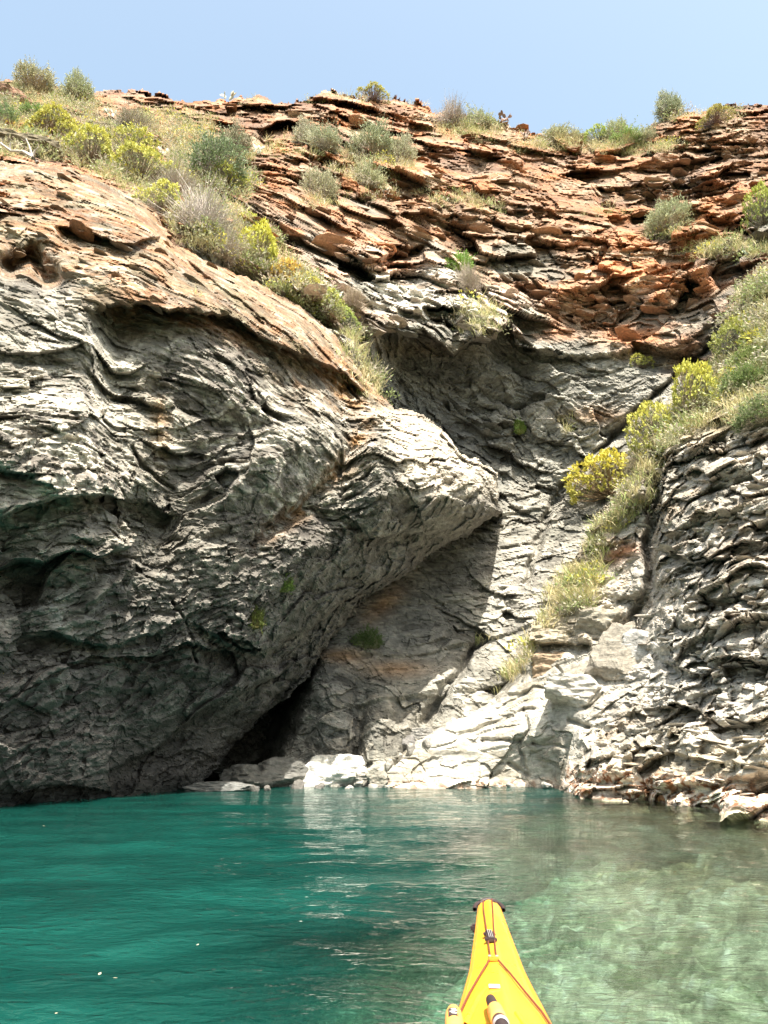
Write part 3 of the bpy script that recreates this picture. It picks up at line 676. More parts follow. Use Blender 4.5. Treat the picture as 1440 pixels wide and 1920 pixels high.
boulder(712, 1468, 44, 52, (.42, .39, .33), 'brownish grey rock between the cream rock and the pale slab ledge', 9, Y=17.8*S, rot=50, sink=.25)
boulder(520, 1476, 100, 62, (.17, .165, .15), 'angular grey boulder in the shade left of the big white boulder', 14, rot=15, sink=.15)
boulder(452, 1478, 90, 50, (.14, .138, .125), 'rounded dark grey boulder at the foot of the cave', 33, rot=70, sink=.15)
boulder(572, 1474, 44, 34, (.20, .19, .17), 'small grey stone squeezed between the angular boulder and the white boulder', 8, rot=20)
boulder(412, 1484, 120, 26, (.20, .20, .19), 'low flat rock with a pale top, awash at the left of the cave mouth', 17, rot=0, thick=.6, sink=.35)
boulder(762, 1400, 46, 26, (.20, .19, .18), 'dark stone wedged at the top left end of the pale slab ledge', 41, Y=19.0*S, rot=10)
boulder(792, 1386, 40, 26, (.26, .25, .23), 'grey stone in the crevice behind the pale slab ledge', 43, Y=19.2*S, rot=60)
def on_rock(px, py, wpx, hpx, col, lab, seed, thick=.9, rot=0, tilt=0, back=.15):
    h = locate(px, py); P = h[0]; Y = P[1]+0.0
    col = tuple(.85*a_+.15*b_ for a_, b_ in zip(col, h[2])); o = boulder(px, py+4, wpx*1.12, hpx*1.15, col, lab, seed, Y=Y+.30, thick=thick, rot=rot, tilt=tilt, sink=.16)
    return o
on_rock(1040, 1262, 66, 50, (.40, .29, .19), 'tan brown block lying on the pale slabs below the yellow ledge', 52, rot=20, tilt=6)
on_rock(1050, 1198, 84, 46, (.44, .38, .28), 'long yellowish ledge block, left one of two, under the green grass tuft', 55, rot=5, thick=1.1)
on_rock(1136, 1200, 74, 66, (.30, .27, .21), 'layered brown grey block right of the yellowish ledge block', 58, rot=12, thick=1.1)
on_rock(1172, 1262, 60, 110, (.27, .245, .20), 'tall leaning prism of brown rock in the gully', 61, rot=48, tilt=30, thick=1.3)
on_rock(1210, 1232, 62, 62, (.50, .48, .45), 'smooth pale slab leaning beside the tall brown prism', 63, rot=-30, tilt=15, thick=.6)
on_rock(1100, 1318, 100, 60, (.52, .49, .44), 'rounded pale block above the slab ledge with a dark crack under it', 66, rot=10, thick=1.0)
on_rock(1062, 1310, 34, 52, (.42, .35, .26), 'narrow upright tan flake left of the rounded pale block', 68, rot=70, tilt=10, thick=.5)
on_rock(195, 252, 96, 34, (.19, .15, .10), 'dark brown slab standing out of the bushes below the left skyline', 71, rot=5, tilt=8)
on_rock(228, 272, 60, 36, (.17, .13, .09), 'pitted brown block under the right end of the dark slab in the bushes', 72, rot=25)
on_rock(20, 288, 130, 56, (.20, .17, .11), 'large olive brown block at the left picture edge above the buttress', 73, rot=0)
on_rock(20, 200, 60, 44, (.30, .17, .11), 'reddish broken block in the scrub at the upper left edge', 74, rot=30)
on_rock(62, 232, 70, 26, (.24, .14, .10), 'low reddish stone above the long yellow bush', 75, rot=10)

RB = [stone_mesh('pebble', 900+i, 10, 2, .7, .04) for i in range(3)]
for me in RB: me.materials.append(ROCKO)
STL = ['small pale stone at the waterline just right of the cream rock', 'pale stone at the very left foot of the pale slab ledge', 'wider pale stone under the left end of the slab ledge, second from its foot', 'pale stone at the waterline between the white boulder and the cream rock',
       'grey stone at the left foot of the big white boulder', 'dark stone at the waterline under the small squeezed grey stone', 'dark stone at the foot of the angular grey boulder', 'small dark stone between the flat awash rock and the angular grey boulder',
       'grey stone in the crevice on the upper left edge of the slab ledge', 'grey stone highest up in the crevice behind the slab ledge', 'small grey stone halfway up the left edge of the slab ledge', 'pale stone low on the left edge of the slab ledge, above the waterline',
       'pale stone at the waterline under the middle of the slab ledge', 'pale stone at the waterline right of the middle of the slab ledge', 'pale stone at the waterline where the slab ledge meets the right outcrop']
for k, (px_, py_, w_, c_) in enumerate(((700, 1479, 22, .4), (722, 1480, 18, .45), (738, 1478, 26, .42), (655, 1480, 16, .5), (598, 1480, 18, .25), (560, 1481, 22, .18), (500, 1483, 20, .15), (474, 1485, 16, .16), (770, 1410, 18, .3), (800, 1396, 20, .32), (748, 1424, 16, .35), (725, 1440, 20, .38), (880, 1477, 18, .42), (960, 1477, 16, .4), (1030, 1478, 20, .4))):
    Y = water_Y(py_) if py_ > 1450 else locate(px_, py_)[0][1]-.1
    P = at(px_, py_, Y); s_ = w_/F*camdepth(P)/1.5
    o = bpy.data.objects.new('stone', RB[k % 3]); COL.objects.link(o); o.location = P+np.array((0, .1, s_*.15)); o.scale = (s_, s_, s_); o.rotation_euler = (.2*k, .1, k*1.3); o.color = (c_, c_*.94, c_*.85, 1)
    label(o, STL[k], 'stone', 'small stones along the shore')

# jutting plates of schist, as parts of the cliffs
PL = [stone_mesh('rock_slab', 300+i, 12, 2, .22, .03) for i in range(8)]
for me in PL: me.materials.append(ROCKO)
def plates(name, n, region, smin, smax, dip, seed, k0=1.0):
    g = GR[name]; R_ = random.Random(seed); I, J = np.nonzero(g['m'] & region(g['px'], g['py']))
    for _ in range(n):
        t = R_.randrange(len(I)); i, j = I[t], J[t]
        P = g['P'][i, j]; N = g['N'][i, j]; dpt = camdepth(P)
        o = bpy.data.objects.new('rock_slab', PL[R_.randrange(8)]); COL.objects.link(o); o.parent = g['obj']
        s_ = R_.uniform(smin, smax)*(.6+.8*R_.random()**2)
        o.location = P+np.array((0, .38*s_, 0)); o.scale = (s_*R_.uniform(.9, 1.7), s_*R_.uniform(.6, 1), s_*R_.uniform(.6, 1.2))
        o.rotation_euler = (math.radians(R_.uniform(-14, 14)), math.radians(-dip+R_.uniform(-9, 9)), math.radians(R_.uniform(-30, 30)))
        c = g['C'][i, j]*R_.uniform(.8, 1.15)*k0; o.color = (c[0], c[1], c[2], 1)
plates('cliff_right', 150, lambda x, y: (x > 1190) & (x < 1450) & (y > 830) & (y < 1480), .10, .28, -8, 1)
plates('cliff_back', 290, lambda x, y: (x > 430) & (x < 1450) & (y < 640) & (y > 190) & ~inside(x, y, LEFT) & (y > 0), .25, .62, -14, 2)
plates('cliff_left', 140, lambda x, y: (x > -10) & (y < 600) & (y > 320), .12, .32, -22, 3)

# ================================================================ vegetation
def leaf_material(name, trans=.25):
    m, nt, b = new_mat(name); L = nt.links.new
    ca = nd(nt, 'ShaderNodeVertexColor'); ca.layer_name = 'Col'; oi = nd(nt, 'ShaderNodeObjectInfo')
    mu = nd(nt, 'ShaderNodeMix', data_type='RGBA', blend_type='MULTIPLY'); mu.inputs[0].default_value = 1
    L(ca.outputs[0], mu.inputs[6]); L(oi.outputs['Color'], mu.inputs[7]); L(mu.outputs[2], b.inputs['Base Color'])
    b.inputs['Roughness'].default_value = .6; b.inputs['Specular IOR Level'].default_value = .25
    tl = nd(nt, 'ShaderNodeBsdfTranslucent'); L(mu.outputs[2], tl.inputs[0])
    mx = nd(nt, 'ShaderNodeMixShader'); mx.inputs[0].default_value = trans; L(b.outputs[0], mx.inputs[1]); L(tl.outputs[0], mx.inputs[2])
    L(mx.outputs[0], nt.nodes['Material Output'].inputs[0])
    return m
LEAF = leaf_material('foliage'); TWIG = leaf_material('twigs', 0.0)
def rand_dirs(g, n, up=.0):
    d = g.normal(size=(n, 3)); d[:, 2] = np.abs(d[:, 2])+up; return d/np.linalg.norm(d, axis=1)[:, None]
def leaves(C, Dr, ln, wd, g):
    """one pointed quad leaf at each point C, along direction Dr"""
    sd = np.cross(Dr, g.normal(size=Dr.shape)); sd /= np.linalg.norm(sd, axis=1)[:, None]+1e-9
    ln = np.asarray(ln)[:, None] if np.ndim(ln) else ln; wd = np.asarray(wd)[:, None] if np.ndim(wd) else wd
    a = C; b_ = C+Dr*ln*.5+sd*wd; c_ = C+Dr*ln; d_ = C+Dr*ln*.5-sd*wd
    V = np.stack([a, b_, c_, d_], 1).reshape(-1, 3)
    return V, np.arange(len(V)).reshape(-1, 4)
def sticks(A, B, w0, w1):
    d = B-A; s1 = np.cross(d, [0, 0, 1.0])+1e-6; s1 /= np.linalg.norm(s1, axis=1)[:, None]; s2 = np.cross(d, s1); s2 /= np.linalg.norm(s2, axis=1)[:, None]+1e-9
    V = []; 
    for P, w_ in ((A, w0), (B, w1)):
        for k in range(3):
            t = k*2.094; V.append(P+(s1*math.cos(t)+s2*math.sin(t))*w_)
    V = np.stack(V, 1).reshape(-1, 3); n = len(A); base = np.arange(n)[:, None]*6
    Q = np.concatenate([base+np.array([[k, (k+1) % 3, 3+(k+1) % 3, 3+k]]) for k in range(3)])
    return V, Q
def meshonly(name, V, Q, C, mat):
    o = mesh_obj(name, V, Q, C, mat); me = o.data; bpy.data.objects.remove(o); return me
def spurge(seed, n=230):
    g = np.random.default_rng(seed)
    # lobed dome of stems ending in leaf rosettes
    D_ = rand_dirs(g, n, .05); lob = rand_dirs(g, 9, .3)
    near = (D_@lob.T).max(1); R = (.62+.42*near**5)*g.uniform(.9, 1.02, n)
    T = D_*R[:, None]*np.array([1, 1, .95]); A = g.normal(size=(n, 3))*.05; A[:, 2] = 0; mid = (A+T)*.5+np.array([0, 0, -.06])
    V1, Q1 = sticks(A, mid, .010, .008); V2, Q2 = sticks(mid, T, .008, .005)
    st = (np.concatenate([V1, V2]), np.concatenate([Q1, Q2+len(V1)]))
    L_, Qs, Cc = [], [], []
    k = 9
    for j in range(k):
        dr = D_*.6+g.normal(size=(n, 3))*.6; dr /= np.linalg.norm(dr, axis=1)[:, None]
        V, Q = leaves(T+g.normal(size=(n, 3))*.022, dr, g.uniform(.06, .11, n), g.uniform(.02, .034, n), g); L_.append((V, Q))
        tip = np.clip(.25+.9*T[:, 2]+g.normal(size=n)*.2, 0, 1)[:, None]
        Cc.append(np.repeat(np.array([.36, .38, .14])*(1-tip)+np.array([.64, .61, .13])*tip, 4, 0))
    for j in range(4):
        f = g.uniform(.55, .93, n)[:, None]; dr = D_*.5+g.normal(size=(n, 3)); dr /= np.linalg.norm(dr, axis=1)[:, None]
        V, Q = leaves(A+(T-A)*f, dr, g.uniform(.05, .1, n), .014, g); L_.append((V, Q)); Cc.append(np.repeat(np.zeros((n, 3))+np.array([.20, .22, .12]), 4, 0))
    off = 0; VV, QQ = [], []
    for V, Q in L_: VV.append(V); QQ.append(Q+off); off += len(V)
    return meshonly('foliage', np.concatenate(VV), np.concatenate(QQ), np.concatenate(Cc), LEAF), meshonly('stem', *st, np.zeros((len(st[0]), 3))+np.array([.26, .20, .15]), TWIG)
def shrub(seed, n=340, leafn=10, leafl=.085, leafw=.016, wild=.12, twigc=(.40, .35, .29), lc=(.38, .39, .26), up=.15):
    g = np.random.default_rng(seed)
    D_ = rand_dirs(g, n, up); lob = rand_dirs(g, 7, .3); near = (D_@lob.T).max(1)
    R = (.62+.42*near**3)*g.uniform(.82, 1.05, n)
    T = D_*R[:, None]; T = T*(1+.22*perlin(T[:, 0]*2.2, T[:, 1]*2.2, T[:, 2]*2.2, seed))[:, None]+np.array([g.normal()*.12, g.normal()*.12, 0]); A = g.normal(size=(n, 3))*.16; A[:, 2] = 0; mid = A+(T-A)*.55+g.normal(size=(n, 3))*.05
    T2 = T+g.normal(size=(n, 3))*wild
    parts = [sticks(A, mid, .012, .007), sticks(mid, T, .007, .004), sticks(mid, T2, .006, .003)]
    off = 0; VV, QQ = [], []
    for V, Q in parts: VV.append(V); QQ.append(Q+off); off += len(V)
    st = meshonly('stem', np.concatenate(VV), np.concatenate(QQ), np.zeros((off, 3))+np.array(twigc), TWIG)
    VV, QQ, CC = [], [], []; off = 0
    for j in range(leafn):
        for E in (T, T2):
            f = g.uniform(.55, 1.04, n)[:, None]; C = mid+(E-mid)*f+g.normal(size=(n, 3))*.02
            dr = D_*.8+g.normal(size=(n, 3))*.55; dr /= np.linalg.norm(dr, axis=1)[:, None]
            V, Q = leaves(C, dr, g.uniform(.6, 1.2, n)*leafl, g.uniform(.7, 1.2, n)*leafw, g); VV.append(V); QQ.append(Q+off); off += len(V)
            CC.append(np.repeat(np.array(lc)*g.uniform(.7, 1.35, n)[:, None], 4, 0))
    return meshonly('foliage', np.concatenate(VV), np.concatenate(QQ), np.concatenate(CC), LEAF), st
def tuft_arrays(g, n, spread=.35, ln=(.5, 1), w_=.012, c0=(.50, .42, .22), c1=(.24, .30, .08)):
    A = g.normal(size=(n, 3))*spread*.5; A[:, 2] = 0
    d = g.normal(size=(n, 3))*.35; d[:, 2] = 1; d /= np.linalg.norm(d, axis=1)[:, None]
    V, Q = leaves(A, d, g.uniform(*ln, n), w_*g.uniform(.7, 1.4, n), g)
    V = V.reshape(n, 4, 3); V[:, 2, :2] += d[:, :2]*.25; V[:, 2, 2] -= .1; V = V.reshape(-1, 3)
    k = g.random(n)[:, None]; return V, Q, np.repeat(np.array(c0)*k+np.array(c1)*(1-k), 4, 0)
SP = [spurge(s_) for s_ in (1, 2, 3, 4)]
SH = [shrub(11), shrub(12, wild=.2), shrub(13)]
PALE = [shrub(21, n=420, leafn=2, leafl=.06, leafw=.008, wild=.22, twigc=(.46, .40, .36), lc=(.36, .34, .26)), shrub(22, n=420, leafn=3, leafl=.06, leafw=.008, wild=.2, twigc=(.44, .38, .33), lc=(.34, .34, .24))]
GREEN = [shrub(31, n=260, leafn=9, leafl=.09, leafw=.022, lc=(.17, .22, .10)), shrub(32, n=260, leafn=9, leafl=.09, leafw=.02, lc=(.18, .23, .11))]
KD = {'spurge': SP, 'grey': SH, 'pale': PALE, 'green': GREEN}
GRP = {'spurge': 'yellow flowering cushion bushes on the cliff', 'grey': 'grey green shrubs on the cliff', 'pale': 'bare pale twiggy shrubs on the cliff', 'green': 'dense green bushes on the cliff'}
def bush(kind, px, py, wpx, hpx, lab, tint=(1, 1, 1), i=[0]):
    """px, py: the middle of its foot"""
    h = None; yy = py
    while h is None and yy < py+60: h = locate(px, yy); yy += 2
    P, N, C, g = h; dpt = camdepth(P); i[0] += 1
    fo, st = KD[kind][i[0] % len(KD[kind])]
    root = empty('spurge_bush' if kind == 'spurge' else 'shrub', P+np.array((0, .0, -.06*hpx/F*dpt)))
    root.rotation_euler = (math.radians(-8), 0, rnd.uniform(0, 6.28))
    q_ = 1.22 if kind == 'spurge' else (.9 if py < 285 else 1.08); wm = wpx/F*dpt/2/.95*q_; root.scale = (wm, wm*rnd.uniform(.8, 1.15), hpx/F*dpt*q_*1.02)
    label(root, lab, 'bush')
    for me in (fo, st):
        o = bpy.data.objects.new(me.name.split('.')[0], me); COL.objects.link(o); o.parent = root; o.color = (*tint, 1)
    return root
Yl = (1, 1, 1)
B = [
 ('spurge', 92, 252, 100, 44, 'long low yellow bush in the scrub under the left skyline shrubs', (1.0, .98, 1)),
 ('spurge', 128, 268, 56, 34, 'small yellow bush at the lower right end of the long low one'),
 ('spurge', 172, 302, 84, 56, 'yellow bush just below the dark brown slab'),
 ('spurge', 250, 294, 84, 48, 'rounded yellow bush right of the dark brown slab', (.95, .95, 1)),
 ('spurge', 262, 338, 106, 62, 'large yellow topped bush in the middle of the left scrub strip'),
 ('spurge', 304, 400, 84, 62, 'yellow bush above the right tip of the brown buttress cap'),
 ('spurge', 430, 350, 70, 32, 'flat yellowish bush under the round dark green bush', (.9, .95, 1)),
 ('spurge', 466, 432, 42, 36, 'small yellow bush directly above the brightest yellow bush', (.9, 1, .9)),
 ('spurge', 486, 492, 72, 72, 'brightest yellow bush, at the left end of the red wall', (1.1, 1.1, .8)),
 ('spurge', 536, 540, 60, 56, 'orange tinged bush below the brightest yellow bush', (1.15, .85, .9)),
 ('spurge', 574, 556, 52, 48, 'yellow bush on the gully edge beside the pale rock', (1.05, 1, .9)),
 ('spurge', 612, 585, 56, 44, 'yellow green bush lower down the gully edge', (.9, .95, 1)),
 ('spurge', 648, 615, 50, 40, 'greenish bush at the head of the rock notch', (.75, .9, 1)),
 ('spurge', 1146, 925, 122, 74, 'wide yellow bush hanging over the back wall, lowest on the right slope', (1.1, 1.02, .8)),
 ('spurge', 1240, 842, 96, 84, 'yellow bush in the middle of the right slope', (.95, .95, 1)),
 ('spurge', 1304, 768, 92, 88, 'tall yellow bush, highest of three on the right slope', (1.0, 1.0, .9)),
 ('spurge', 1432, 420, 64, 74, 'yellow green bush at the right picture edge beside the red rocks', (.75, .85, .8)),
 ('spurge', 1122, 268, 46, 36, 'small bright green yellow bush at the left end of the skyline thicket', (.75, .9, .8)),
 ('spurge', 700, 188, 54, 22, 'small pale yellow bush on the skyline right of the rock knob', (.9, .9, 1.2)),
 ('spurge', 1342, 232, 54, 24, 'small dull yellow bush on the right skyline rocks', (.85, .8, 1)),
 ('spurge', 1390, 660, 84, 60, 'dull yellow bush near the top of the right slope', (.7, .75, .9)),
 ('spurge', 1200, 690, 40, 26, 'tiny yellow bush beside the diagonal crack', (.9, .9, .9)),
 ('grey', 58, 172, 88, 56, 'grey shrub on the skyline at the far left', (1.1, 1.05, .95)),
 ('grey', 148, 190, 68, 60, 'upright grey shrub on the skyline, second from the left', (1, 1.05, .9)),
 ('green', 392, 338, 122, 78, 'round dark grey green bush, largest above the scrub strip', (1.15, 1.15, 1.25)),
 ('grey', 442, 292, 66, 54, 'dull shrub behind the round dark green bush', (.8, .75, .7)),
 ('grey', 578, 275, 58, 66, 'upright grey shrub under the dark overhang of the red cliff', (1.1, 1.05, 1.05)),
 ('grey', 618, 288, 64, 42, 'low grey shrub right of the upright one under the dark overhang', (1.0, 1.05, 1)),
 ('grey', 700, 305, 92, 68, 'wide grey green shrub in the middle of the red cliff', (.95, 1.0, .9)),
 ('grey', 748, 305, 54, 58, 'slim grey shrub right of the wide one in the red cliff', (1.1, 1.05, 1)),
 ('grey', 694, 352, 78, 62, 'shrub growing directly below the wide grey green one', (1.05, 1.05, .9)),
 ('grey', 604, 372, 74, 66, 'domed grey shrub alone on the red ledge left of centre', (1.1, 1.05, 1)),
 ('pale', 850, 235, 86, 62, 'greyish twiggy shrub on the skyline right of centre', (.9, .85, .85)),
 ('grey', 908, 238, 76, 44, 'green grey shrub adjoining the twiggy one on the skyline', (1, 1.05, .9)),
 ('grey', 1044, 272, 100, 46, 'low grey shrub in the dip of the skyline', (1.05, 1.05, .95)),
 ('grey', 1160, 252, 84, 48, 'tall grey green shrub in the right skyline thicket', (1.1, 1.15, 1)),
 ('grey', 1200, 270, 80, 46, 'grey shrub at the right end of the skyline thicket', (1.0, 1.0, .95)),
 ('green', 1166, 282, 110, 32, 'low fresh green bush in front of the skyline thicket', (1.5, 1.6, 1.3)),
 ('grey', 1258, 218, 62, 56, 'shrub perched on the left shoulder of the right skyline rocks', (.95, 1, .95)),
 ('pale', 372, 440, 150, 104, 'largest pale twiggy shrub, spilling beside the brown buttress cap'),
 ('pale', 330, 372, 120, 66, 'pale twiggy shrub between the yellow bushes and the round green bush'),
 ('pale', 415, 480, 90, 70, 'pale twiggy shrub left of the brightest yellow bush', (.95, .95, .9)),
 ('pale', 245, 250, 110, 52, 'greyish twiggy shrub right of the upright skyline shrub', (.9, .9, .85)),
 ('grey', 1250, 430, 84, 58, 'grey green shrub beside the small dark cavity on the right', (1.05, 1.1, 1)),
 ('pale', 660, 580, 56, 44, 'small dry twiggy shrub at the head of the gully', (.9, .8, .7)),
 ('green', 1400, 735, 90, 50, 'dark green bush on the right slope near the picture edge', (1.1, 1.15, .9)),
 ('green', 1424, 800, 110, 48, 'flat dark bush capping the right outcrop', (1.0, 1.0, .9)),
 ('green', 1410, 690, 70, 44, 'green bush above the dark one on the right slope', (1.3, 1.3, .9)),
 ('pale', 1200, 880, 70, 40, 'dry twiggy shrub right of the wide hanging yellow bush', (1, .95, .8)),
 ('green', 860, 505, 56, 40, 'bright green creeper patch on the cliff right of centre', (1.2, 1.6, .6)),
 ('pale', 880, 545, 64, 60, 'bare hanging tangle below the bright green creeper', (.9, .85, .8)),
 ('green', 476, 1175, 48, 66, 'mossy green clump hanging on the shaded buttress', (.5, .5, .22)),
 ('green', 528, 1108, 44, 34, 'green plant in the shade above the mossy clump', (.55, .7, .3)),
 ('green', 690, 1214, 56, 36, 'dark green plant on the shaded back wall right of the cave', (.5, .6, .4)),
 ('green', 978, 812, 24, 26, 'single dark green tuft alone on the back wall', (.7, .9, .35)),
 ('green', 60, 226, 80, 30, 'green bush left above the long low yellow bush', (1.2, 1.4, 1)),
 ('green', 10, 240, 70, 46, 'dark green bush at the left picture edge', (1.1, 1.2, 1.1)),
]
for e_ in B: bush(*e_[:6], **({'tint': e_[6]} if len(e_) > 6 else {}))

# prickly pears
def pad_mesh():
    import bmesh
    bm = bmesh.new(); bmesh.ops.create_icosphere(bm, subdivisions=2, radius=1)
    for v in bm.verts:
        v.co = Vector((v.co.x*.34*(1+.25*v.co.z), v.co.y*.07, v.co.z*.5+.5))
    me = bpy.data.meshes.new('pad'); bm.to_mesh(me); bm.free()
    m, nt, b = new_mat('cactus'); oi = nd(nt, 'ShaderNodeObjectInfo'); nt.links.new(oi.outputs['Color'], b.inputs['Base Color']); b.inputs['Roughness'].default_value = .5
    me.materials.append(m); return me
PAD = pad_mesh()
def cactus(px, py, hpx, lab, col, n=9, seed=0):
    h = None; yy = py
    while h is None: h = locate(px, yy); yy += 2
    P = h[0]; dpt = camdepth(P); hm = hpx/F*dpt; R_ = random.Random(seed)
    root = empty('prickly_pear', P-np.array((0, .1, .05))); label(root, lab, 'cactus')
    tips = [(Matrix.Identity(4), 1.0)]
    placed = 0
    while placed < n and tips:
        M, s_ = tips.pop(0)
        for _ in range(R_.choice((1, 2, 2, 3)) if placed else 3):
            if placed >= n: break
            ang = R_.uniform(-.9, .9); T_ = M @ Matrix.Rotation(R_.uniform(-.9, .9), 4, 'Z') @ Matrix.Rotation(ang, 4, 'Y')
            if not placed: T_ = Matrix.Translation((R_.uniform(-.3, .3)*hm, R_.uniform(-.2, .2)*hm, 0)) @ T_
            o = bpy.data.objects.new('pad', PAD); COL.objects.link(o); o.parent = root
            sz = hm*.42*R_.uniform(.75, 1.1)
            o.matrix_local = T_ @ Matrix.Diagonal((sz, sz, sz, 1)); k = R_.uniform(.8, 1.15); o.color = (col[0]*k, col[1]*k, col[2]*k, 1)
            tips.append((T_ @ Matrix.Translation((0, 0, sz*.95)), 1)); placed += 1
PC = (.50, .50, .40)
for a_ in ((430, 185, 26, 'pale prickly pear standing on the skyline left of centre', PC), (946, 232, 24, 'brown prickly pear clump on the skyline right of centre', (.26, .15, .11)), (984, 264, 24, 'dark prickly pear clump left of the low shrub in the skyline dip', (.22, .14, .10)),
           (308, 292, 26, 'white prickly pear beside the rounded yellow bush', PC), (484, 292, 26, 'pale prickly pear under the dark overhang at the left of the red cliff', PC), (612, 580, 24, 'white prickly pear low in the gully beside the yellow bush', PC),
           (215, 222, 22, 'pale prickly pear on top of the dark brown slab', PC), (440, 360, 20, 'small prickly pear under the flat yellowish bush', PC), (1265, 412, 18, 'dark prickly pear below the small cavity', (.2, .16, .12)), (1372, 474, 18, 'small brown prickly pear on the upper right slope', (.22, .14, .1)), (1398, 478, 18, 'pale prickly pear on the upper right slope', (.4, .45, .36)),
           (636, 560, 20, 'pale prickly pear above the gully notch', PC)):
    cactus(*a_, seed=a_[0])

# dead bleached branches on the left
def tube(pts, r0, r1, k=6):
    pts = [Vector(p) for p in pts]; V, Q = [], []
    for i, p in enumerate(pts):
        d = (pts[min(i+1, len(pts)-1)]-pts[max(i-1, 0)]).normalized(); a = d.orthogonal().normalized(); b_ = d.cross(a)
        r_ = r0+(r1-r0)*i/(len(pts)-1)
        for j in range(k): V.append(p+(a*math.cos(j*6.2832/k)+b_*math.sin(j*6.2832/k))*r_)
    for i in range(len(pts)-1):
        for j in range(k): Q.append((i*k+j, i*k+(j+1) % k, (i+1)*k+(j+1) % k, (i+1)*k+j))
    return np.array([tuple(v) for v in V]), np.array(Q)
def tubes(name, specs, mat, col=None, smooth=True):
    VV, QQ = [], []; off = 0
    for s_ in specs:
        V, Q = tube(*s_); VV.append(V); QQ.append(Q+off); off += len(V)
    V = np.concatenate(VV); o = mesh_obj(name, V, np.concatenate(QQ), None if col is None else np.zeros((len(V), 3))+np.array(col), mat, smooth)
    return o
def branch(pixels, name_lab, subs):
    h = locate(pixels[-1][0], pixels[-1][1]+4) or locate(pixels[-1][0], pixels[-1][1]+20); Y0 = h[0][1]/1.0
    mk = lambda pp: [at(a_, b_, Y0-.25-.05*i_) for i_, (a_, b_) in enumerate(pp)]
    root = empty('dead_branch', mk(pixels)[-1]); label(root, name_lab, 'branch')
    def add(nm, pp, r0, r1):
        V, Q = tube(mk(pp), r0, r1); V = V-np.array(root.location)
        child(mesh_obj(nm, V, Q, np.zeros((len(V), 3))+np.array((.50, .45, .40)), TWIG, True), root)
    add('limb', pixels[::-1], .07, .035)
    for s_ in subs: add('twig', s_, .04, .015)
branch([(0, 268), (20, 283), (42, 284), (60, 292), (70, 305)], 'bleached dead branch crossing the olive brown block at the left', [((62, 292), (66, 282), (72, 276)), ((60, 290), (54, 272), (48, 260), (43, 257)), ((54, 272), (50, 262), (44, 264)), ((18, 282), (19, 272), (20, 266))])
branch([(152, 241), (143, 250), (138, 268), (133, 284)], 'short bleached stump of a branch in the scrub', [((143, 250), (148, 244), (156, 240))])

# low scrub and grass covering the slopes (uncountable)
V1 = [(-60, 165), (60, 158), (170, 185), (240, 225), (300, 212), (400, 262), (470, 290), (478, 340), (450, 400), (520, 455), (560, 505), (622, 560), (690, 640), (722, 770), (700, 745), (650, 650), (600, 600), (500, 545), (400, 492), (325, 458), (304, 398), (215, 348), (130, 308), (-60, 292)]
V2 = [(1500, 440), (1400, 545), (1352, 640), (1300, 730), (1215, 800), (1185, 905), (1128, 970), (1095, 1040), (1066, 1100), (1020, 1150), (990, 1200), (960, 1270), (975, 1275), (1010, 1200), (1110, 1140), (1130, 1060), (1150, 1010), (1235, 930), (1250, 850), (1290, 815), (1350, 800), (1500, 790)]
SPOTS = [(1380, 470, 90, 18, 1), (1330, 480, 50, 10, 1), (890, 600, 50, 30, .9), (860, 380, 50, 16, .7), (920, 395, 50, 10, .6), (640, 690, 30, 30, .7), (690, 720, 18, 30, .8), (620, 190, 60, 6, .4), (560, 270, 60, 12, .5), (500, 290, 40, 10, .5),
         (380, 232, 60, 14, .8), (300, 215, 50, 10, .7), (1060, 800, 14, 16, .5), (915, 1205, 14, 10, .5), (960, 1270, 14, 20, .8), (1080, 1110, 50, 40, 1), (900, 248, 90, 10, .7), (1040, 280, 90, 12, .7), (1240, 275, 60, 10, .6), (780, 200, 100, 6, .25), (380, 555, 22, 6, .3), (1340, 220, 60, 12, .6), (760, 360, 60, 10, .4), (1130, 400, 60, 10, .2), (940, 1295, 10, 8, .5), (880, 255, 60, 16, .7), (490, 195, 50, 4, .3), (870, 238, 70, 10, 1), (1030, 272, 80, 10, 1), (1170, 282, 90, 12, 1), (1250, 225, 30, 8, .8), (600, 290, 60, 10, .8), (700, 320, 80, 25, .9), (600, 385, 50, 12, .7), (700, 372, 50, 12, .7), (30, 175, 60, 10, 1), (110, 190, 60, 12, 1), (1250, 440, 50, 14, .7)]
def cover(name, dens, ntuft, seed, maker, size, names, leafmat=LEAF):
    g = np.random.default_rng(seed); VV, QQ, CC = [], [], []; off = 0
    pts = []
    for nm in names:
        G_ = GR[nm]; w_ = dens(G_['px'], G_['py'], nm)*G_['m']
        w_ = w_*(G_['px'] > -80)*(G_['px'] < 1520)
        pts.append((G_, w_))
    tot = sum(w_.sum() for _, w_ in pts)
    for G_, w_ in pts:
        k = int(ntuft*w_.sum()/tot); p = (w_/w_.sum()).ravel() if w_.sum() > 0 else None
        if not k: continue
        ids = g.choice(w_.size, k, p=p); P = G_['P'].reshape(-1, 3)[ids]
        for Pq in P:
            V, Q, C = maker(g); s_ = size*g.uniform(.55, 1.25); t = g.uniform(0, 6.28); c_, s2 = math.cos(t), math.sin(t)
            V = V*s_; V = np.stack([V[:, 0]*c_-V[:, 1]*s2, V[:, 0]*s2+V[:, 1]*c_, V[:, 2]], -1)+Pq+np.array([0, -.02, -.05])
            VV.append(V); QQ.append(Q+off); CC.append(C); off += len(V)
    o = mesh_obj(name, np.concatenate(VV), np.concatenate(QQ), np.concatenate(CC), leafmat); o['kind'] = 'stuff'; return o
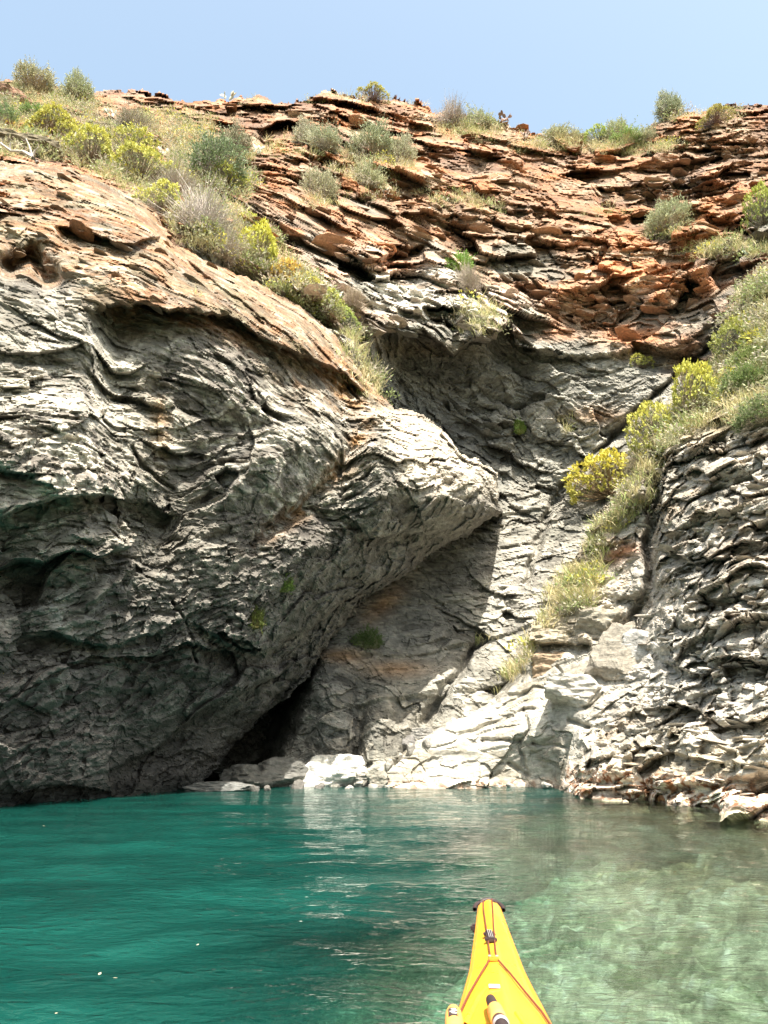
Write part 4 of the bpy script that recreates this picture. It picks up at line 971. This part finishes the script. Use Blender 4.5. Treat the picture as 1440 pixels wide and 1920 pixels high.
def dgrass(px, py, nm):
    w_ = np.zeros(px.shape)
    if nm == 'cliff_back': w_ = inside(px, py, V1)*1.0*np.clip(.6+perlin(px/40, py/25, 0*px+2), .1, 1.2)
    if nm == 'cliff_right': w_ = inside(px, py, V2)*1.0*np.clip(.6+perlin(px/40, py/40, 0*px+2), .1, 1.2)
    for x_, y_, rx, ry, k in SPOTS: w_ = w_+k*blob(px, py, x_, y_, rx, ry)*(blob(px, py, x_, y_, rx, ry) > .3)
    if nm == 'cliff_left': w_ = w_*.6
    d_ = GR[nm]['P'][..., 1]
    return w_*(d_/20)**1.2
def mk_grass(g):
    k = g.random(); c0 = np.array((.66, .56, .33))*(.8+.4*k); c1 = np.array((.34, .42, .13)) if g.random() < .5 else np.array((.55, .50, .28))
    return tuft_arrays(g, 22, .4, (.5, 1.0), .016, c0, c1)
def mk_scrub(g):
    n = 60; D_ = rand_dirs(g, n, .1); R = g.uniform(.45, 1, n)[:, None]; C = D_*R*np.array([1, 1, .7])
    dr = D_+g.normal(size=(n, 3))*.6; dr /= np.linalg.norm(dr, axis=1)[:, None]
    V, Q = leaves(C, dr, g.uniform(.14, .26, n), g.uniform(.025, .05, n), g)
    base = [np.array((.42, .42, .26)), np.array((.33, .40, .17)), np.array((.50, .45, .36)), np.array((.66, .62, .12))][g.choice(4, p=[.4, .25, .29, .06])]
    return V, Q, np.repeat(base*g.uniform(.7, 1.3, n)[:, None], 4, 0)
cover('grass', dgrass, 3600, 5, mk_grass, .62, ('cliff_back', 'cliff_right', 'cliff_left'))
def dscrub(px, py, nm):
    w_ = dgrass(px, py, nm)*(1-.6*sstep(830, 900, py)); return w_*(inside(px, py, V1)+inside(px, py, V2)*.8+.25)*np.clip(.5+1.5*perlin(px/50, py/30, 0*px+22), 0, 1.2)
cover('low_scrub', dscrub, 2300, 6, mk_scrub, .62, ('cliff_back', 'cliff_right'))
# ================================================================ the kayak
def plain(name, col, rough=.4, spec=.5, coat=0, noise=0):
    m, nt, b = new_mat(name); b.inputs['Base Color'].default_value = (*col, 1); b.inputs['Roughness'].default_value = rough
    b.inputs['Specular IOR Level'].default_value = spec; b.inputs['Coat Weight'].default_value = coat
    if noise:
        t = nd(nt, 'ShaderNodeTexNoise'); t.inputs['Scale'].default_value = 14; t.inputs['Detail'].default_value = 6
        tx = nd(nt, 'ShaderNodeTexCoord'); nt.links.new(tx.outputs['Object'], t.inputs['Vector'])
        r_ = nd(nt, 'ShaderNodeMapRange'); r_.inputs[3].default_value = rough-noise; r_.inputs[4].default_value = rough+noise*1.5; nt.links.new(t.outputs[0], r_.inputs[0]); nt.links.new(r_.outputs[0], b.inputs['Roughness'])
        v_ = nd(nt, 'ShaderNodeMapRange'); v_.inputs[1].default_value = .3; v_.inputs[2].default_value = .7; v_.inputs[3].default_value = .86; v_.inputs[4].default_value = 1.06; nt.links.new(t.outputs[0], v_.inputs[0])
        s_ = nd(nt, 'ShaderNodeVectorMath', operation='SCALE'); s_.inputs[0].default_value = col; nt.links.new(v_.outputs[0], s_.inputs[3]); nt.links.new(s_.outputs[0], b.inputs['Base Color'])
    return m
YEL = plain('yellow_gelcoat', (.88, .44, .035), .28, .5, .3, .07)
ORG = plain('orange_seam', (.72, .26, .03), .4)
BLK = plain('black_plastic', (.045, .03, .03), .5, .4, 0, .05)
RED = plain('dark_red_cord', (.15, .035, .018), .7)
ORF = plain('orange_foam', (.85, .38, .10), .6, .3, 0, .05)
WHT = plain('white_print_patch', (.75, .75, .72), .4)
GRY = plain('grey_tube', (.35, .33, .33), .4)
tip = at(916, 1690, .60/.1777); tip = np.array([tip[0], tip[1], 0.0])
bk = at(946, 1920, .64/.3096); dirv = np.array([bk[0]-tip[0], bk[1]-tip[1]]); dirv /= np.linalg.norm(dirv)
ang = math.atan2(dirv[1], dirv[0])
kay = empty('kayak', (tip[0], tip[1], 0)); kay.rotation_euler = (0, 0, ang)
label(kay, 'yellow sea kayak bow pointing from the bottom of the picture at the cove', 'kayak')
wS = ([0, .015, .05, .12, .4, .85, 1.37, 2.0, 2.7, 3.3, 4.2, 5.0, 5.3], [.03, .058, .076, .086, .112, .158, .262, .42, .54, .55, .38, .10, .03])
def width(s_): return np.interp(s_, *wS)
def ztop(s_): return np.interp(s_, [0, .02, .06, .3, 1.0, 1.4, 2.0, 2.6, 4.5, 5.3], [.375, .393, .402, .395, .372, .362, .345, .30, .25, .34])
def zkeel(s_): return np.interp(s_, [0, .04, .12, .25, .45, .8, 1.4, 4.3, 5.0, 5.3], [.35, .27, .18, .09, .0, -.06, -.10, -.09, .02, .28])
ss = np.concatenate([np.linspace(0, .14, 12), np.linspace(.17, 2.2, 50), np.linspace(2.25, 5.3, 40)])
def prof(s_):
    w_ = width(s_)/2; zt = ztop(s_); zk = zkeel(s_); dr = .012+.16*w_
    pk = .45*dr+.006
    deck = [(-1, -dr), (-.97, -dr*.62), (-.80, -dr*.30), (-.52, -.004), (-.26, pk*.3), (0, pk*.42), (.26, pk*.3), (.52, -.004), (.80, -dr*.30), (.97, -dr*.62), (1, -dr)]
    zb = zt-dr
    hull = [(-1, zb-.0), (-1.0, zb-.10*(zb-zk)), (-.93, zb-.4*(zb-zk)), (-.70, zb-.74*(zb-zk)), (-.3, zb-.95*(zb-zk)), (0, zk), (.3, zb-.95*(zb-zk)), (.70, zb-.74*(zb-zk)), (.93, zb-.4*(zb-zk)), (1.0, zb-.10*(zb-zk)), (1, zb)]
    return [(a*w_, zt+b_) for a, b_ in deck], [(a*w_, b_) for a, b_ in hull]
def loft(fn, svals, name, mat):
    rows = [fn(s_) for s_ in svals]; n = len(rows[0])
    V = np.array([(s_, -y_, z_) for s_, r_ in zip(svals, rows) for (y_, z_) in r_])
    Q = np.array([(i*n+j, i*n+j+1, (i+1)*n+j+1, (i+1)*n+j) for i in range(len(rows)-1) for j in range(n-1)])
    o = mesh_obj(name, V, Q, None, mat, True); child(o, kay); return o
cock = (2.45, 3.25)
dk = loft(lambda s_: prof(s_)[0], ss[ss < cock[0]], 'deck', YEL)
loft(lambda s_: prof(s_)[0], np.concatenate([[cock[1]], ss[ss > cock[1]]]), 'deck', YEL)['label'] = 'rear deck'
for sg in (-1, 1):
    loft(lambda s_: [(sg*width(s_)/2, ztop(s_)-.012-.08*width(s_)), (sg*width(s_)/2*.72, ztop(s_)+.01)], np.linspace(cock[0]-.03, cock[1]+.03, 12), 'side_deck', YEL)
hu = loft(lambda s_: prof(s_)[1], ss, 'hull', YEL)
# seam tape along both gunwales
def toloc(p): 
    d = np.array([p[0]-tip[0], p[1]-tip[1]]); return (d@dirv, d@np.array([-dirv[1], dirv[0]]), p[2])
def deckz(s_, y_):
    w_ = width(s_)/2; pr = prof(s_)[0]; return float(np.interp(abs(y_), [p[0] for p in pr[5:]], [p[1] for p in pr[5:]]))
def dpix(px, py, up=.008):
    """point of the deck seen at (px, py), in kayak coordinates"""
    u, dy, dz = ray(px, py); z_ = .37
    for _ in range(5):
        Y = (H-z_)/(-dz/dy); P = (u/dy*Y, Y, z_); s_, y_, _z = toloc(P); z_ = deckz(max(s_, 0), y_)+up
    return (s_, y_, z_)
for sg in (-1, 1):
    pts = [(s_, sg*(width(s_)/2+.001), ztop(s_)-.012-.08*width(s_)) for s_ in ss[2:-2]]
    child(tubes('seam', [(pts, .0035, .0035, 6)], ORG), kay)
def cord(name, pix, r_, mat, n=14, sag=0, up=.008):
    ks = [dpix(*p, up) for p in pix]; pts = []
    for a_, b_ in zip(ks[:-1], ks[1:]):
        for t in np.linspace(0, 1, n)[:-1] if b_ is not ks[-1] else np.linspace(0, 1, n):
            q_ = [a_[i]+(b_[i]-a_[i])*t for i in range(3)]; q_[2] = max(q_[2], deckz(max(q_[0], 0), q_[1])+up*.8) if r_ < .02 else q_[2]
            pts.append(q_)
    o = tubes(name, [(pts, r_, r_, 8)], mat); child(o, kay); return o
cord('deck_line', [(906.5, 1692), (906.5, 1705), (911, 1735), (917, 1778), (919.5, 1793)], .0026, RED)
cord('deck_line', [(922, 1692), (924, 1705), (925.5, 1735), (928, 1770), (930.5, 1793)], .0026, RED)
cord('deck_line', [(917, 1801), (901, 1826), (880, 1862), (862, 1900), (852, 1925)], .0026, RED)
cord('deck_line', [(935, 1801), (955, 1823), (985, 1860), (1015, 1896), (1038, 1930)], .0030, RED)
def box(name, c, sz, mat, parent, rot=0, bev=.25, tiltx=0):
    import bmesh
    bm = bmesh.new(); bmesh.ops.create_cube(bm, size=1)
    for v in bm.verts: v.co = Vector((v.co.x*sz[0], v.co.y*sz[1], v.co.z*sz[2]))
    bmesh.ops.bevel(bm, geom=bm.edges[:], offset=min(sz)*bev, segments=2, affect='EDGES')
    me = bpy.data.meshes.new(name); bm.to_mesh(me); bm.free(); me.materials.append(mat)
    o = bpy.data.objects.new(name, me); COL.objects.link(o); o.parent = parent; o.location = c; o.rotation_euler = (0, tiltx, rot); return o
# rubber block with grooves that keeps the two lines apart, and the pad eye behind it
c0 = dpix(919, 1755, .008)
blk = box('line_guide', c0, (.115, .026, .014), BLK, kay, .04)
for k in (-1, 0, 1):
    box('groove', (0, k*.006, .0085), (.10, .0022, .003), GRY, blk)
for sg in (-1, 1):
    for t in (-1, 1):
        box('tab', (t*.036, sg*.0155, -.002), (.022, .010, .008), BLK, blk)
c1 = dpix(925, 1797, .006)
pe = box('pad_eye', c1, (.030, .034, .012), ORG, kay)
for t in (-1, 1): box('screw', (0, t*.011, .007), (.009, .009, .003), GRY, pe)
# black carry loop round the nose
pts = []
for t in np.linspace(-1.75, 1.75, 26):
    pts.append((.035-.070*math.cos(t) if abs(t) < 1.571 else .035+.06*(abs(t)-1.571), .058*math.sin(t) if abs(t) < 1.571 else .058*math.copysign(1, t), .392-.014*abs(t)))
lo = child(tubes('carry_loop', [(pts, .0085, .0085, 10)], BLK), kay)
k1 = dpix(893, 1729, 0)
kn = box('side_knob', (k1[0], -width(k1[0])/2-.012 if k1[1] < 0 else width(k1[0])/2+.010, .355), (.030, .026, .026), BLK, kay)
# moulded recess ridges on the foredeck, small white patch
c2 = dpix(927, 1849, .0035); box('white_patch', c2, (.030, .030, .0015), WHT, kay)
for px_ in ((880, 1920, 912, 1856), (1000, 1930, 968, 1885)):
    pass
rg = [dpix(913, 1852, .0), dpix(897, 1872, .0), dpix(872, 1925, .0)]
child(tubes('moulded_ridge', [([rg[0], rg[1], rg[2]], .006, .010, 8)], YEL), kay)
rg = [dpix(968, 1900, .0), dpix(985, 1925, .0), dpix(1000, 1950, 0)]
child(tubes('moulded_ridge', [([rg[0], rg[1], rg[2]], .006, .009, 8)], YEL), kay)
# cockpit rim behind the camera
rim = [(2.85+.47*math.cos(t), .215*math.sin(t), .335+.03*math.cos(t)*-1+.012) for t in np.linspace(0, 6.2832, 40)]
child(tubes('cockpit_rim', [(rim, .016, .016, 8)], BLK), kay)
import bmesh
hv = [(.62+.13*math.cos(t), .0+.055*math.sin(t)) for t in np.linspace(0, 6.2832, 25)]

# two things strapped on the foredeck at the bottom edge
def capsule_chain(parent, name, a_, b_, prof_, mat):
    """body of revolution from a_ to b_; prof_ = [(t, radius)...]"""
    a_, b_ = Vector(a_), Vector(b_); d = (b_-a_); u_ = d.normalized().orthogonal().normalized(); v_ = d.normalized().cross(u_); V, Q = [], []; k = 20
    for t, r_ in prof_:
        for j in range(k): V.append(tuple(a_+d*t+(u_*math.cos(j*6.2832/k)+v_*math.sin(j*6.2832/k))*r_))
    for i in range(len(prof_)-1):
        for j in range(k): Q.append((i*k+j, i*k+(j+1) % k, (i+1)*k+(j+1) % k, (i+1)*k+j))
    o = mesh_obj(name, np.array(V), np.array(Q), None, mat, True); child(o, parent); return o
kmat = Matrix.Translation((tip[0], tip[1], 0)) @ Matrix.Rotation(ang, 4, 'Z')
def world_to(p): return kmat @ Vector(p)
A = dpix(919, 1872, .022); Bq = dpix(952, 1952, .05)
pump = empty('bilge_pump', world_to(A)); pump.rotation_euler = (0, 0, ang); label(pump, 'black handled pump with an orange collar lying on the kayak foredeck', 'pump')
a_ = (0, 0, 0); b_ = (Bq[0]-A[0], Bq[1]-A[1], Bq[2]-A[2]); Lg = math.sqrt(sum(t*t for t in b_))
def along(t0, t1): return tuple(b_[i]*t0 for i in range(3)), tuple(b_[i]*t1 for i in range(3))
capsule_chain(pump, 'handle', *along(0, .40), [(0, .001), (.02, .009), (.1, .0125), (.3, .0135), (.9, .014), (1, .014)], BLK)
capsule_chain(pump, 'collar', *along(.30, .58), [(0, .001), (0.001, .015), (.1, .019), (.8, .020), (1, .019), (1.001, .0)], ORF)
capsule_chain(pump, 'tube', *along(.50, 1.9), [(0, 0), (.001, .0165), (.12, .0175), (.14, .0145), (1, .0145), (1.001, 0)], BLK)
capsule_chain(pump, 'ring', *along(.64, .70), [(0, .016), (.3, .0195), (.7, .0195), (1, .016)], GRY)
A2 = dpix(850, 1892, .03); B2 = dpix(856, 1990, .05)
fl = empty('orange_float', world_to(A2)); fl.rotation_euler = (0, 0, ang); label(fl, 'rounded orange float with a dark oval patch on the left edge of the foredeck', 'float')
b_ = (B2[0]-A2[0], B2[1]-A2[1], B2[2]-A2[2])
capsule_chain(fl, 'body', *along(0, 1), [(0, .001), (.02, .010), (.06, .016), (.14, .0205), (.3, .0225), (.9, .0225), (1, .0)], ORF)
pc = [b_[i]*.22 for i in range(3)]
pa = box('patch', (pc[0]+.03, pc[1], pc[2]+.0215), (.085, .024, .006), BLK, fl, math.atan2(b_[1], b_[0]), .45, -.1)
for k, (dx_, dy_, r_) in enumerate(((-.022, .0, .5), (-.008, .003, -.5), (.006, -.003, .5), (.02, .002, -.3))):
    box('mark', (dx_, dy_, .0035), (.0075, .012, .0012), WHT, pa, r_)

# bits of leaf floating on the teal water
import bmesh
lm = plain('dry_leaf', (.55, .45, .32), .6)
def leaf_mesh():
    bm = bmesh.new(); n = 9
    top = [bm.verts.new((math.sin(i/n*math.pi)*.35*(1 if i % 2 else .8), i/n-.5, .004+.03*math.sin(i*1.3)**2)) for i in range(n+1)]
    bot = [bm.verts.new((-math.sin(i/n*math.pi)*.35*(1 if i % 2 else .8)-.001, i/n-.5, .004+.03*math.cos(i*1.1)**2)) for i in range(n+1)]
    for i in range(n): bm.faces.new((top[i], top[i+1], bot[i+1], bot[i]))
    me = bpy.data.meshes.new('floating_leaf'); bm.to_mesh(me); bm.free(); me.materials.append(lm); return me
LM = leaf_mesh()
for k, (px_, py_, s_, lab) in enumerate(((186, 1836, .02, 'pale scrap of leaf floating bottom left, left one of a close pair'), (215, 1844, .017, 'pale scrap of leaf floating bottom left, right one of a close pair'), (104, 1912, .016, 'scrap of leaf floating at the bottom edge of the teal water'),
                                          (370, 1780, .014, 'lone scrap of leaf floating on the teal water left of the kayak'), (82, 1552, .03, 'lone scrap of leaf floating far off under the dark buttress'))):
    P = at(px_, py_, water_Y(py_)); o = bpy.data.objects.new('floating_leaf', LM); COL.objects.link(o)
    o.location = (P[0], P[1], .022); o.scale = (s_, s_*1.3, s_); o.rotation_euler = (.15, .1, k*1.9); label(o, lab, 'leaf', 'scraps of leaf floating on the water')
